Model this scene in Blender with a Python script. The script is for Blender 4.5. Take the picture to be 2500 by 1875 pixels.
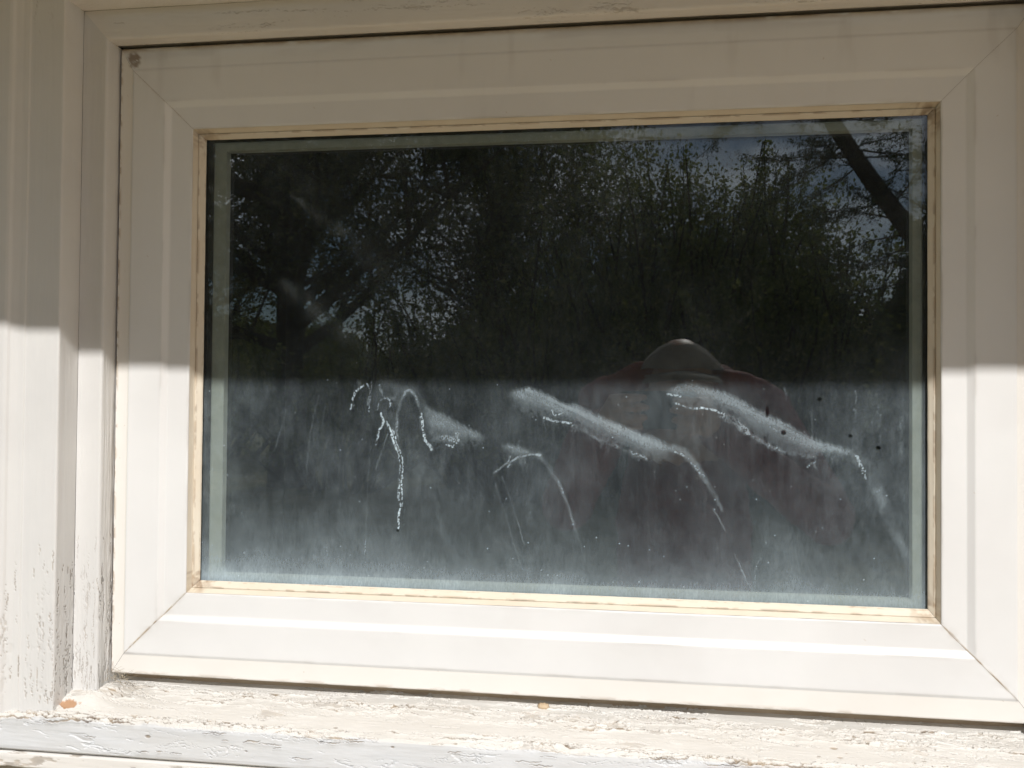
import bpy, math, random
import numpy as np
from mathutils import Vector, Matrix

for o in list(bpy.data.objects): bpy.data.objects.remove(o, do_unlink=True)
scn = bpy.context.scene
COL = scn.collection

# ------------------------------------------------------------------ camera
# metres; origin = foot of the camera's normal on the sash face, X right, Y into the house, Z up
cam_d = bpy.data.cameras.new("camera"); cam = bpy.data.objects.new("camera", cam_d); COL.objects.link(cam)
R0, R1, R2 = (0.9909132, -0.0084027, 0.1342404), (0.0059885, 0.9998132, 0.0183785), (-0.1343697, -0.0174076, 0.9907784)
cv = lambda r: Vector((r[0], r[2], -r[1]))
rx, ry, rz = cv(R0), -cv(R1), -cv(R2)
cam.matrix_world = Matrix(((rx.x, ry.x, rz.x, 0), (rx.y, ry.y, rz.y, -0.8), (rx.z, ry.z, rz.z, 0), (0, 0, 0, 1)))
cam_d.sensor_width = 36; cam_d.lens = 2050 / 2500 * 36
cam_d.clip_start = 0.01; cam_d.clip_end = 2000
scn.camera = cam
scn.render.resolution_x = 1024; scn.render.resolution_y = 768

# ------------------------------------------------------------------ light
SUN_AZ = math.radians(12.0); SUN_EL = math.atan(0.72 * math.cos(SUN_AZ))
sun_d = bpy.data.lights.new("sun", 'SUN'); sun = bpy.data.objects.new("sun", sun_d); COL.objects.link(sun)
sun_d.energy = 3.6; sun_d.angle = math.radians(0.55); sun_d.color = (1.0, 0.98, 0.955)
sdir = Vector((math.sin(SUN_AZ) * math.cos(SUN_EL), -math.cos(SUN_AZ) * math.cos(SUN_EL), math.sin(SUN_EL)))
sun.rotation_euler = sdir.to_track_quat('Z', 'Y').to_euler(); sun.location = sdir * 40

world = bpy.data.worlds.new("World"); scn.world = world; world.use_nodes = True
nt = world.node_tree; nt.nodes.clear()
N = nt.nodes.new; L = nt.links.new
sky = N('ShaderNodeTexSky'); sky.sky_type = 'NISHITA'; sky.sun_disc = False
sky.sun_elevation = SUN_EL; sky.sun_rotation = math.radians(180 - 12); sky.ozone_density = 2.5; sky.dust_density = 0.3; sky.air_density = 1.0
tc = N('ShaderNodeTexCoord'); mp = N('ShaderNodeMapping'); mp.inputs['Scale'].default_value = (1, 1, 2.6); mp.inputs['Location'].default_value = (2.1, 0.35, 0.4)
no = N('ShaderNodeTexNoise'); no.inputs['Scale'].default_value = 3.3; no.inputs['Detail'].default_value = 8; no.inputs['Roughness'].default_value = 0.55
rp = N('ShaderNodeValToRGB'); rp.color_ramp.elements[0].position = 0.44; rp.color_ramp.elements[1].position = 0.62
mx = N('ShaderNodeMix'); mx.data_type = 'RGBA'; mx.inputs['B'].default_value = (20.0, 20.8, 22.6, 1)
bg = N('ShaderNodeBackground'); bg.inputs['Strength'].default_value = 0.066
wo = N('ShaderNodeOutputWorld')
L(tc.outputs['Generated'], mp.inputs['Vector']); L(mp.outputs['Vector'], no.inputs['Vector']); L(no.outputs['Fac'], rp.inputs['Fac'])
L(rp.outputs['Color'], mx.inputs['Factor']); L(sky.outputs['Color'], mx.inputs['A']); L(mx.outputs['Result'], bg.inputs['Color']); L(bg.outputs['Background'], wo.inputs['Surface'])

scn.view_settings.view_transform = 'Standard'; scn.view_settings.look = 'None'
scn.view_settings.exposure = 0.0; scn.view_settings.gamma = 1; scn.view_settings.use_curve_mapping = False
scn.render.engine = 'CYCLES'
scn.cycles.max_bounces = 10; scn.cycles.transparent_max_bounces = 16; scn.cycles.sample_clamp_indirect = 6

# ------------------------------------------------------------------ helpers
def hsh(ix, iy, seed):
    n = (ix.astype(np.int64) * 374761393 + iy.astype(np.int64) * 668265263 + seed * 1442695041) & 0x7fffffff
    n = ((n ^ (n >> 13)) * 1274126177) & 0x7fffffff
    n = (n ^ (n >> 16)) & 0xffff
    return n / 65535.0
def vn(x, y, seed=0):
    x = np.asarray(x, float); y = np.asarray(y, float)
    ix = np.floor(x); iy = np.floor(y); fx = x - ix; fy = y - iy
    fx = fx * fx * (3 - 2 * fx); fy = fy * fy * (3 - 2 * fy)
    a = hsh(ix, iy, seed); b = hsh(ix + 1, iy, seed); c = hsh(ix, iy + 1, seed); d = hsh(ix + 1, iy + 1, seed)
    return (a * (1 - fx) + b * fx) * (1 - fy) + (c * (1 - fx) + d * fx) * fy
def fbm(x, y, octv=4, seed=0, g=0.5):
    s = 0; a = 1; t = 0
    for k in range(octv):
        s = s + a * vn(x * 2 ** k + 17.3 * k, y * 2 ** k + 9.1 * k, seed + k); t += a; a *= g
    return s / t
def sst(a, b, x):
    t = np.clip((x - a) / (b - a), 0, 1); return t * t * (3 - 2 * t)

def mesh_np(name, V, F, mat=None, parent=None, smooth=False, attrs=None):
    V = np.asarray(V, np.float32); me = bpy.data.meshes.new(name)
    me.vertices.add(len(V)); me.vertices.foreach_set('co', V.ravel())
    F = np.asarray(F, np.int32); k = F.shape[1]
    me.loops.add(F.size); me.loops.foreach_set('vertex_index', F.ravel())
    me.polygons.add(len(F)); me.polygons.foreach_set('loop_start', np.arange(0, F.size, k, dtype=np.int32))
    me.polygons.foreach_set('loop_total', np.full(len(F), k, np.int32))
    me.polygons.foreach_set('use_smooth', np.full(len(F), smooth, bool))
    me.update(calc_edges=True)
    for an, av in (attrs or {}).items():
        a = me.attributes.new(an, 'FLOAT', 'POINT'); a.data.foreach_set('value', np.asarray(av, np.float32).ravel())
    o = bpy.data.objects.new(name, me); COL.objects.link(o)
    if mat: me.materials.append(mat)
    if parent: o.parent = parent
    return o
def grid_faces(nu, nv, flip=False):
    i = np.arange(nu - 1)[:, None] * nv + np.arange(nv - 1)[None, :]
    f = np.stack([i, i + 1, i + nv + 1, i + nv], -1).reshape(-1, 4)
    return f[:, ::-1] if flip else f
def poly_obj(name, verts, faces, mat=None, parent=None, smooth=False):
    me = bpy.data.meshes.new(name); me.from_pydata([tuple(v) for v in verts], [], faces); me.update()
    for p in me.polygons: p.use_smooth = smooth
    o = bpy.data.objects.new(name, me); COL.objects.link(o)
    if mat: me.materials.append(mat)
    if parent: o.parent = parent
    return o
class MB:
    def __init__(s): s.v = []; s.f = []
    def box(s, a, b):
        n = len(s.v); (x0, y0, z0), (x1, y1, z1) = a, b
        s.v += [(x0, y0, z0), (x1, y0, z0), (x1, y1, z0), (x0, y1, z0), (x0, y0, z1), (x1, y0, z1), (x1, y1, z1), (x0, y1, z1)]
        s.f += [tuple(n + i for i in q) for q in ((0, 3, 2, 1), (4, 5, 6, 7), (0, 1, 5, 4), (1, 2, 6, 5), (2, 3, 7, 6), (3, 0, 4, 7))]; return s
    def tube(s, pts, rad, n=8, cap=True):
        pts = [Vector(p) for p in pts]; rings = []
        for i, p in enumerate(pts):
            t = (pts[min(i + 1, len(pts) - 1)] - pts[max(i - 1, 0)]).normalized()
            a = t.cross(Vector((0, 0, 1))); a = a if a.length > 1e-3 else t.cross(Vector((0, 1, 0))); a.normalize(); b = t.cross(a)
            b0 = len(s.v); r = rad[i]
            for k in range(n):
                an = 2 * math.pi * k / n; s.v.append(tuple(p + a * (r * math.cos(an)) + b * (r * math.sin(an))))
            rings.append(b0)
        for i in range(len(rings) - 1):
            for k in range(n):
                s.f.append((rings[i] + k, rings[i] + (k + 1) % n, rings[i + 1] + (k + 1) % n, rings[i + 1] + k))
        if cap:
            s.f.append(tuple(rings[0] + k for k in range(n))[::-1]); s.f.append(tuple(rings[-1] + k for k in range(n)))
        return s
    def ball(s, c, r, nu=10, nv=7, sc=(1, 1, 1)):
        b0 = len(s.v)
        s.v.append((c[0], c[1], c[2] + r * sc[2]))
        for j in range(1, nv):
            th = math.pi * j / nv
            for i in range(nu):
                ph = 2 * math.pi * i / nu
                s.v.append((c[0] + r * sc[0] * math.sin(th) * math.cos(ph), c[1] + r * sc[1] * math.sin(th) * math.sin(ph), c[2] + r * sc[2] * math.cos(th)))
        s.v.append((c[0], c[1], c[2] - r * sc[2])); e = len(s.v) - 1
        for i in range(nu):
            s.f.append((b0, b0 + 1 + i, b0 + 1 + (i + 1) % nu)); s.f.append((e, e - nu + (i + 1) % nu, e - nu + i))
        for j in range(nv - 2):
            for i in range(nu):
                a = b0 + 1 + j * nu; s.f.append((a + i, a + nu + i, a + nu + (i + 1) % nu, a + (i + 1) % nu))
        return s
    def build(s, name, mat=None, parent=None, smooth=False): return poly_obj(name, s.v, s.f, mat, parent, smooth)
def tag(o, label=None, cat=None, group=None, kind=None):
    if label: o['label'] = label
    if cat: o['category'] = cat
    if group: o['group'] = group
    if kind: o['kind'] = kind
    return o
def empty(name, loc=(0, 0, 0)):
    o = bpy.data.objects.new(name, None); o.location = loc; o.empty_display_size = 0.05; COL.objects.link(o); return o

# ------------------------------------------------------------------ materials
class NT:
    def __init__(s, name):
        s.m = bpy.data.materials.new(name); s.m.use_nodes = True; s.t = s.m.node_tree; s.t.nodes.clear(); s.out = s.n('ShaderNodeOutputMaterial')
    def n(s, typ, **k):
        nd = s.t.nodes.new(typ)
        for a, b in k.items():
            if a in nd.bl_rna.properties: setattr(nd, a, b)
            else: nd.inputs[a].default_value = b
        return nd
    def l(s, a, b): s.t.links.new(a, b)
    def noise(s, scale, mapping=(1, 1, 1), detail=4, rough=0.5):
        c = s.n('ShaderNodeTexCoord'); m = s.n('ShaderNodeMapping'); m.inputs['Scale'].default_value = mapping
        x = s.n('ShaderNodeTexNoise'); x.inputs['Scale'].default_value = scale; x.inputs['Detail'].default_value = detail; x.inputs['Roughness'].default_value = rough
        s.l(c.outputs['Object'], m.inputs[0]); s.l(m.outputs[0], x.inputs['Vector']); return x.outputs['Fac']
    def ramp(s, src, a, b, ca=(0, 0, 0, 1), cb=(1, 1, 1, 1)):
        r = s.n('ShaderNodeValToRGB'); e = r.color_ramp.elements; e[0].position = a; e[1].position = b; e[0].color = ca; e[1].color = cb
        s.l(src, r.inputs['Fac']); return r.outputs['Color']
    def mix(s, f, a, b):
        m = s.n('ShaderNodeMix'); m.data_type = 'RGBA'
        for k, v in (('Factor', f), ('A', a), ('B', b)):
            if hasattr(v, 'is_linked') or hasattr(v, 'links'): s.l(v, m.inputs[k])
            else: m.inputs[k].default_value = v
        return m.outputs['Result']
    def bump(s, h, strength, dist, prev=None):
        b = s.n('ShaderNodeBump'); b.inputs['Strength'].default_value = strength; b.inputs['Distance'].default_value = dist
        s.l(h, b.inputs['Height'])
        if prev is not None: s.l(prev, b.inputs['Normal'])
        return b.outputs['Normal']

def paint(name, base, base2, rough, grain=(1, 1, 1), gscale=300, gstr=0.3, gdist=0.0003, wearcol=None, wearcol2=None, nscale=9, spec=0.4):
    M = NT(name); p = M.n('ShaderNodeBsdfPrincipled'); p.inputs['Roughness'].default_value = rough; p.inputs['Specular IOR Level'].default_value = spec
    col = M.mix(M.ramp(M.noise(nscale, detail=5, rough=0.6), 0.35, 0.68), base, base2)
    if wearcol:
        a = M.n('ShaderNodeAttribute'); a.attribute_name = 'wear'
        wc = M.mix(M.ramp(M.noise(60, detail=3), 0.4, 0.6), wearcol, wearcol2)
        col = M.mix(a.outputs['Fac'], col, wc)
        a2 = M.n('ShaderNodeAttribute'); a2.attribute_name = 'stain'
        col = M.mix(a2.outputs['Fac'], col, (0.20, 0.135, 0.085, 1))
    M.l(col, p.inputs['Base Color'])
    nb = M.bump(M.noise(gscale, grain, 5, 0.6), gstr, gdist)
    nb = M.bump(M.noise(gscale * 3.1, (1, 1, 1), 2, 0.6), gstr * 0.5, gdist * 0.4, nb)
    M.l(nb, p.inputs['Normal']); M.l(p.outputs[0], M.out.inputs[0]); return M.m

m_vinyl = paint('white_sash_paint', (0.755, 0.75, 0.74, 1), (0.785, 0.78, 0.768, 1), 0.42, gscale=160, gstr=0.12, wearcol=(0.40, 0.30, 0.2, 1), wearcol2=(0.55, 0.46, 0.34, 1))
m_outer = paint('cream_sash_edge', (0.79, 0.76, 0.71, 1), (0.81, 0.785, 0.74, 1), 0.5, gscale=160, gstr=0.15, wearcol=(0.34, 0.25, 0.17, 1), wearcol2=(0.5, 0.41, 0.3, 1))
m_bead = paint('tan_glazing_bead', (0.70, 0.62, 0.50, 1), (0.73, 0.67, 0.56, 1), 0.5, gscale=220, gstr=0.2, wearcol=(0.22, 0.13, 0.07, 1), wearcol2=(0.42, 0.29, 0.17, 1), nscale=22)
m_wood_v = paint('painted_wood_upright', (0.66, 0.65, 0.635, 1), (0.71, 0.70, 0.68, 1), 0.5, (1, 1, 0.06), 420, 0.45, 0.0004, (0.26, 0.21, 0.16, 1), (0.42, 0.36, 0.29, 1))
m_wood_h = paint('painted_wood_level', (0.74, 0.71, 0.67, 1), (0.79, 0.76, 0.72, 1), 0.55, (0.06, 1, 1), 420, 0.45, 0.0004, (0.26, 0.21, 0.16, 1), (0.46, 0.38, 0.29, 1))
m_sill = paint('peeling_sill_paint', (0.70, 0.675, 0.63, 1), (0.75, 0.73, 0.69, 1), 0.6, (0.08, 1, 1), 380, 0.5, 0.0005, (0.20, 0.155, 0.115, 1), (0.40, 0.32, 0.23, 1), nscale=14)

def simple(name, col, rough=0.6, spec=0.4, metal=0, var=None, vscale=8, bump=0, bscale=200):
    M = NT(name); p = M.n('ShaderNodeBsdfPrincipled'); p.inputs['Roughness'].default_value = rough; p.inputs['Metallic'].default_value = metal; p.inputs['Specular IOR Level'].default_value = spec
    if var: M.l(M.mix(M.ramp(M.noise(vscale, detail=6, rough=0.65), 0.35, 0.65), col, var), p.inputs['Base Color'])
    else: p.inputs['Base Color'].default_value = col
    if bump: M.l(M.bump(M.noise(bscale), bump, 0.001), p.inputs['Normal'])
    M.l(p.outputs[0], M.out.inputs[0]); return M.m

m_seal = simple('black_edge_seal', (0.012, 0.012, 0.012, 1), 0.5, var=(0.03, 0.028, 0.025, 1), vscale=60)
m_spacer = simple('dull_aluminium_spacer', (0.28, 0.29, 0.265, 1), 0.5, 0.3, 0.0, (0.34, 0.35, 0.32, 1), 70)
m_room = simple('unlit_room_black', (0.010, 0.010, 0.011, 1), 0.9, 0.0, var=(0.014, 0.013, 0.012, 1))  # near-black walls stand in for the unlit interior
m_wall = paint('house_siding_paint', (0.62, 0.58, 0.50, 1), (0.66, 0.62, 0.55, 1), 0.6, (0.1, 1, 1), 200, 0.4, 0.0004)
m_soffit = paint('soffit_paint', (0.72, 0.56, 0.34, 1), (0.76, 0.60, 0.38, 1), 0.7, (0.1, 1, 1), 200, 0.4, 0.0004)
m_ground = simple('lawn', (0.10, 0.115, 0.045, 1), 0.95, 0.1, var=(0.22, 0.19, 0.11, 1), vscale=1.5, bump=0.6, bscale=40)
m_bounce = simple('warm_bounce_tan', (0.56, 0.42, 0.26, 1), 0.95, 0.1, var=(0.64, 0.50, 0.33, 1), vscale=5, bump=0.5, bscale=60)
m_bark = simple('bark', (0.045, 0.036, 0.028, 1), 0.9, 0.1, var=(0.09, 0.075, 0.06, 1), vscale=14, bump=0.8, bscale=50)
m_web = simple('spider_silk', (0.75, 0.72, 0.66, 1), 0.4)
m_cocoon = simple('tan_cocoon_silk', (0.56, 0.42, 0.27, 1), 0.8, var=(0.64, 0.50, 0.34, 1), vscale=300, bump=0.5, bscale=900)

def leafmat(name, c1, c2, tr=0.35):
    M = NT(name); a = M.n('ShaderNodeAttribute'); a.attribute_name = 'tone'
    col = M.mix(a.outputs['Fac'], c1, c2)
    d = M.n('ShaderNodeBsdfDiffuse'); t = M.n('ShaderNodeBsdfTranslucent'); mxs = M.n('ShaderNodeMixShader'); mxs.inputs[0].default_value = tr
    M.l(col, d.inputs[0]); M.l(col, t.inputs[0]); M.l(d.outputs[0], mxs.inputs[1]); M.l(t.outputs[0], mxs.inputs[2]); M.l(mxs.outputs[0], M.out.inputs[0]); return M.m
m_leaf = leafmat('leaf_green', (0.10, 0.125, 0.04, 1), (0.30, 0.32, 0.10, 1), 0.5)
m_leaf2 = leafmat('leaf_dark', (0.07, 0.08, 0.035, 1), (0.22, 0.21, 0.09, 1), 0.42)
m_needle = leafmat('needle_green', (0.05, 0.065, 0.04, 1), (0.12, 0.14, 0.07, 1), 0.3)

def glassmat(name, refl, attr=None, dust=(0.74, 0.85, 0.965, 1), base=0.0, warp=0.0):
    """thin pane: clear transmission plus both faces' reflection; dust adds a diffuse film"""
    M = NT(name)
    t = M.n('ShaderNodeBsdfTransparent'); t.inputs[0].default_value = (0.93, 0.955, 0.94, 1)
    g = M.n('ShaderNodeBsdfGlossy'); g.inputs['Roughness'].default_value = 0.0
    fr = M.n('ShaderNodeFresnel'); fr.inputs['IOR'].default_value = 1.5
    if warp:
        nb = M.bump(M.noise(7, detail=2), 1.0, warp); M.l(nb, g.inputs['Normal'])
    mu = M.n('ShaderNodeMath'); mu.operation = 'MULTIPLY'; mu.inputs[1].default_value = refl; M.l(fr.outputs[0], mu.inputs[0])
    a = M.n('ShaderNodeMixShader'); M.l(mu.outputs[0], a.inputs[0]); M.l(t.outputs[0], a.inputs[1]); M.l(g.outputs[0], a.inputs[2])
    d = M.n('ShaderNodeBsdfDiffuse'); d.inputs[0].default_value = dust
    b = M.n('ShaderNodeMixShader'); M.l(a.outputs[0], b.inputs[1]); M.l(d.outputs[0], b.inputs[2])
    if attr:
        at = M.n('ShaderNodeAttribute'); at.attribute_name = attr
        n1 = M.ramp(M.noise(520, (1, 1, 0.35), 3, 0.7), 0.3, 0.75)
        m1 = M.n('ShaderNodeMath'); m1.operation = 'MULTIPLY_ADD'; m1.inputs[1].default_value = 0.42; m1.inputs[2].default_value = 0.80; M.l(n1, m1.inputs[0])
        m2 = M.n('ShaderNodeMath'); m2.operation = 'MULTIPLY'; m2.use_clamp = True; M.l(at.outputs['Fac'], m2.inputs[0]); M.l(m1.outputs[0], m2.inputs[1])
        M.l(m2.outputs[0], b.inputs[0])
    else:
        n1 = M.ramp(M.noise(90, (1, 1, 0.3), 5, 0.7), 0.35, 0.8)
        m1 = M.n('ShaderNodeMath'); m1.operation = 'MULTIPLY'; m1.inputs[1].default_value = base; M.l(n1, m1.inputs[0]); M.l(m1.outputs[0], b.inputs[0])
    M.l(b.outputs[0], M.out.inputs[0]); return M.m
m_glass_out = glassmat('outer_glass', 1.2, None, base=0.010, warp=0.00002)
m_glass_back = glassmat('back_glass', 2.0, None, base=0.004, warp=0.00003)
m_glass_in = glassmat('fogged_glass_face', 1.2, 'dust', warp=0.00003)

# ------------------------------------------------------------------ the window
window = empty('window', (0, 0, 0))
tag(window, 'white painted window with mitred sash around fogged double glazing', 'window')

def member(name, rects, side, mat, parent, nl=2, sub=None, bottom=None, gap=0.0, disp=None, res=None, top=None):
    """one side of a mitred frame; rects = (x0, x1, ztop, zbot, y) from the outer back edge to the inner back edge"""
    R = [np.array(r, float) for r in rects]
    prof = []
    for i in range(len(R) - 1):
        k = 1
        if res: 
            d = max(abs(R[i + 1][[0, 4]] - R[i][[0, 4]]).max(), abs(R[i + 1][[2, 4]] - R[i][[2, 4]]).max()); k = max(1, int(math.ceil(d / res)))
        for j in range(k): prof.append(R[i] + (R[i + 1] - R[i]) * j / k)
    prof.append(R[-1]); Pn = np.array(prof); nv = len(Pn)
    t = np.linspace(0, 1, nl)[:, None]
    if side in 'LR':
        off = Pn[:, 0] if side == 'L' else Pn[:, 1]
        za = (Pn[:, 3] if bottom is None else np.full(nv, bottom)) + gap; zb = Pn[:, 2] - gap
        if top is not None: zb = np.full(nv, top)
        S = za[None] + (zb - za)[None] * t; X = np.repeat(off[None], nl, 0); Z = S; T = off
    else:
        off = Pn[:, 2] if side == 'T' else Pn[:, 3]
        xa = Pn[:, 0] + gap; xb = Pn[:, 1] - gap
        S = xa[None] + (xb - xa)[None] * t; X = S; Z = np.repeat(off[None], nl, 0); T = off
    Yv = np.repeat(Pn[:, 4][None], nl, 0)
    V = np.stack([X, Yv, Z], -1)
    # profile normal (towards the outside of the house / the opening)
    dT = np.gradient(T); dY = np.gradient(Pn[:, 4]); ln = np.sqrt(dT ** 2 + dY ** 2) + 1e-9
    nT = dY / ln; nY = -dT / ln
    sgn = 1 if side in 'LB' else -1
    nT, nY = (nT * -1, nY * 1) if sgn > 0 else (nT, -nY)
    nT = -nT if False else nT
    attrs = {'wear': np.zeros(V.shape[:2]), 'stain': np.zeros(V.shape[:2])}
    if disp:
        arc = np.concatenate([[0], np.cumsum(np.sqrt(np.diff(T) ** 2 + np.diff(Pn[:, 4]) ** 2))])
        A = np.repeat(arc[None], nl, 0)
        h, wr, stn = disp(S, A, Yv, X, Z)
        nx = nT[None] * h; V[..., 1] += nY[None] * h
        if side in 'LR': V[..., 0] += -nx * 1.0 if side == 'L' else -nx
        else: V[..., 2] += -nx
        attrs = {'wear': wr, 'stain': stn}
    flip = side in 'LT'
    if side == 'T': flip = False
    if side == 'L': flip = True
    if side == 'B': flip = True
    if side == 'R': flip = False
    V = V.reshape(-1, 3)
    o = mesh_np(name, V, grid_faces(nl, nv, flip), mat, parent, bool(disp), {k: v.reshape(-1) for k, v in attrs.items()})
    return o

def g(x0, x1, zt, zb, y, i=0.0):  # rect, optionally inset by i
    return (x0 + i, x1 - i, zt - i, zb + i, y)
OUT = (-0.521, 0.362, 0.3592, -0.2842)
GRV = (-0.5046, 0.3437, 0.3342, -0.2616)
CHM = (-0.4698, 0.3096, 0.3015, -0.2280)
FLT = (-0.4414, 0.2824, 0.2738, -0.1999)
BD1 = (-0.4397, 0.2807, 0.2710, -0.1964)
BD2 = (-0.4335, 0.2755, 0.2660, -0.1898)
sash_r = [g(*OUT, 0.036), g(*OUT, 0.0035), g(*OUT, 0.0016, 0.0012), g(*GRV, 0.0014, -0.0027), g(*GRV, 0.0012, -0.0023), g(*GRV, 0.0001, -0.0002), g(*GRV, 0.0, 0.0003),
          g(*CHM, 0.0, -0.0004), g(*CHM, 0.0003, 0.0002), g(*CHM, 0.0036, 0.0052), g(*CHM, 0.0038, 0.0058), g(*FLT, 0.0038, -0.0007), g(*FLT, 0.0046, 0.0), g(*FLT, 0.03, 0.0005)]
def sash_disp(side):
    def f(S, A, Y, X, Z):
        h = (fbm(S * 30, A * 60, 3, 5) - 0.5) * 0.00025
        edge = np.zeros_like(S); st = np.zeros_like(S)
        if side == 'T':     # grime under the head: brown line and blotch at the left corner
            band = sst(0.0075, 0.0, OUT[2] - Z) * sst(-0.012, 0.0, OUT[2] - Z)
            nn = fbm(S * 45, Z * 260, 4, 11)
            edge = band * sst(0.22, 0.58, nn + 0.12) * (1 - 0.5 * sst(0.15, 0.5, X))
            blob = sst(0.0085, 0.0045, np.hypot((X + 0.5055) * 1.0, (Z - 0.3465) * 0.8) + (fbm(X * 300, Z * 300, 3, 2) - 0.5) * 0.006)
            st = np.clip(blob * 0.75 * sst(0.2, 0.55, fbm(X * 400, Z * 400, 3, 8) + 0.1) + 0.22 * sst(0.02, 0.0, OUT[2] - Z) * sst(0.4, 0.7, fbm(S * 18, Z * 120, 4, 21)), 0, 1)
        if side == 'L':
            blob = sst(0.0085, 0.0045, np.hypot((X + 0.5055) * 1.0, (Z - 0.3465) * 0.8) + (fbm(X * 300, Z * 300, 3, 2) - 0.5) * 0.006)
            st = blob * 0.75 * sst(0.2, 0.55, fbm(X * 400, Z * 400, 3, 8) + 0.1)
            edge = sst(0.003, 0.0, X - OUT[0] - 0.0012) * sst(0.45, 0.62, fbm(S * 160, A * 300, 4, 4)) * 0.8
        if side == 'B':
            edge = sst(0.004, 0.0, Z - OUT[3] - 0.001) * sst(0.50, 0.68, fbm(S * 60, A * 300, 4, 14)) * 0.5
            st = 0.03 * sst(0.5, 0.8, fbm(S * 20, Z * 30, 4, 31))
        mt = np.full(S.shape, 9.0)
        for cx, cz, sx_, sz_, wgt in ((OUT[0], OUT[3], 1, 1, 1.0), (OUT[1], OUT[3], -1, 1, 1.0), (OUT[0], OUT[2], 1, -1, 0.28), (OUT[1], OUT[2], -1, -1, 0.12)):
            gx, gz = {(-1, -1): (GRV[1], GRV[2]), (1, -1): (GRV[0], GRV[2]), (-1, 1): (GRV[1], GRV[3]), (1, 1): (GRV[0], GRV[3])}[(sx_, sz_)]
            fx, fz = {(-1, -1): (FLT[1], FLT[2]), (1, -1): (FLT[0], FLT[2]), (-1, 1): (FLT[1], FLT[3]), (1, 1): (FLT[0], FLT[3])}[(sx_, sz_)]
            ux, uz = fx - gx, fz - gz; l_ = math.hypot(ux, uz); ux /= l_; uz /= l_
            al = (X - gx) * ux + (Z - gz) * uz; dd = np.abs(-(X - gx) * uz + (Z - gz) * ux)
            on = sst(-0.006, 0.002, al) * sst(l_ + 0.004, l_ - 0.004, al)
            nz_ = fbm(al * 160, dd * 900 + cx * 50, 4, 91)
            line = sst(0.0016 * (0.35 + nz_), 0.0002, dd) * on * wgt
            edge = np.maximum(edge, line * (0.35 + 0.9 * sst(0.4, 0.6, nz_)) * 0.8)
            st = st + 0.16 * wgt * on * np.exp(-dd / 0.0035) * sst(0.4, 0.7, fbm(X * 140, Z * 140, 3, 95))
            h = h + 0.0005 * wgt * on * np.exp(-dd / 0.0010) * (fbm(al * 220, dd * 200, 3, 97) - 0.35)
        # grime caught against the mouldings, faint runs
        st = st + 0.05 * sst(0.5, 0.8, fbm(X * 9, Z * 9, 4, 93)) + 0.10 * sst(0.62, 0.85, fbm(X * 55, Z * 12, 4, 94)) * sst(0.2, 0.36, Z)
        for rr in ((GRV, CHM, FLT) if side == 'B' else (CHM, FLT)):
            q_ = {'L': X - rr[0], 'R': rr[1] - X, 'T': rr[2] - Z, 'B': Z - rr[3]}[side]
            st = st + 0.22 * np.exp(-np.abs(q_ + 0.0006) / 0.0009) * sst(0.42, 0.72, fbm(S * 28, A * 90, 4, 96))
        sp_ = (vn(X * 420, Z * 420, 98) > 0.992) * (fbm(X * 30, Z * 30, 2, 99) > 0.5)
        edge = np.maximum(edge, sp_ * 0.55)
        return h, np.clip(edge, 0, 1), np.clip(st, 0, 1)
    return f
bead_r = [g(*FLT, 0.0046, 0.0003), g(*BD1, 0.0112, -0.0006), g(*BD1, 0.0118, -0.0002), g(*BD1, 0.0132, 0.0000), g(*BD1, 0.0122, 0.0007), g(*BD2, 0.0158, -0.0008), g(*BD2, 0.0168, -0.0001), g(*BD2, 0.0180, 0.0001)]
def bead_disp(side):
    def f(S, A, Y, X, Z):
        h = (fbm(S * 60, A * 300, 3, 51) - 0.5) * 0.0004
        w = sst(0.0125, 0.0112, A) * sst(0.0082, 0.0094, A) * 0.45 * sst(0.45, 0.6, fbm(S * 90, A * 200, 4, 61))
        w = w + sst(0.60, 0.75, fbm(S * 120, A * 900, 4, 71)) * sst(0.0150, 0.0178, A) * 0.5
        def near(cx, cz, r): return sst(r, 0.0, np.hypot(X - cx, Z - cz) + (fbm(X * 200, Z * 200, 3, 9) - 0.5) * 0.012)
        dirt = near(-0.431, 0.264, 0.022) * 0.6 + near(0.2735, 0.2645, 0.030) * 0.7 + near(-0.431, -0.19, 0.016) * 0.8 + near(0.2735, -0.19, 0.020) * 0.55
        w = np.clip(w + dirt * sst(0.25, 0.6, fbm(X * 240, Z * 240, 4, 33)), 0, 1)
        return h, w, w * 0.15
    return f
for sd in 'LRTB':
    nl = 700 if sd in 'LR' else 900
    o = member('sash_rail', sash_r, sd, m_vinyl, window, nl=nl, res=0.0014, gap=0.00022 if sd == 'B' else 0.00010, disp=sash_disp(sd))
    # the outer edge band is painted creamier
    o.data.materials.append(m_outer)
    n = len(o.data.vertices); co = np.empty(n * 3, np.float32); o.data.vertices.foreach_get('co', co); co = co.reshape(-1, 3)
    mg = {'L': co[:, 0] < GRV[0] - 0.0004, 'R': co[:, 0] > GRV[1] + 0.0004, 'T': co[:, 2] > 9, 'B': co[:, 2] < GRV[3] - 0.0024}[sd]
    if sd in 'LRB':
        pv = np.empty(len(o.data.loops), np.int32); o.data.loops.foreach_get('vertex_index', pv)
        mi = mg[pv.reshape(-1, 4)].all(1).astype(np.int32); o.data.polygons.foreach_set('material_index', mi)
    b = member('glazing_bead', bead_r, sd, m_bead, o, nl=nl, res=0.0007, gap=0.00015, disp=bead_disp(sd))
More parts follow.
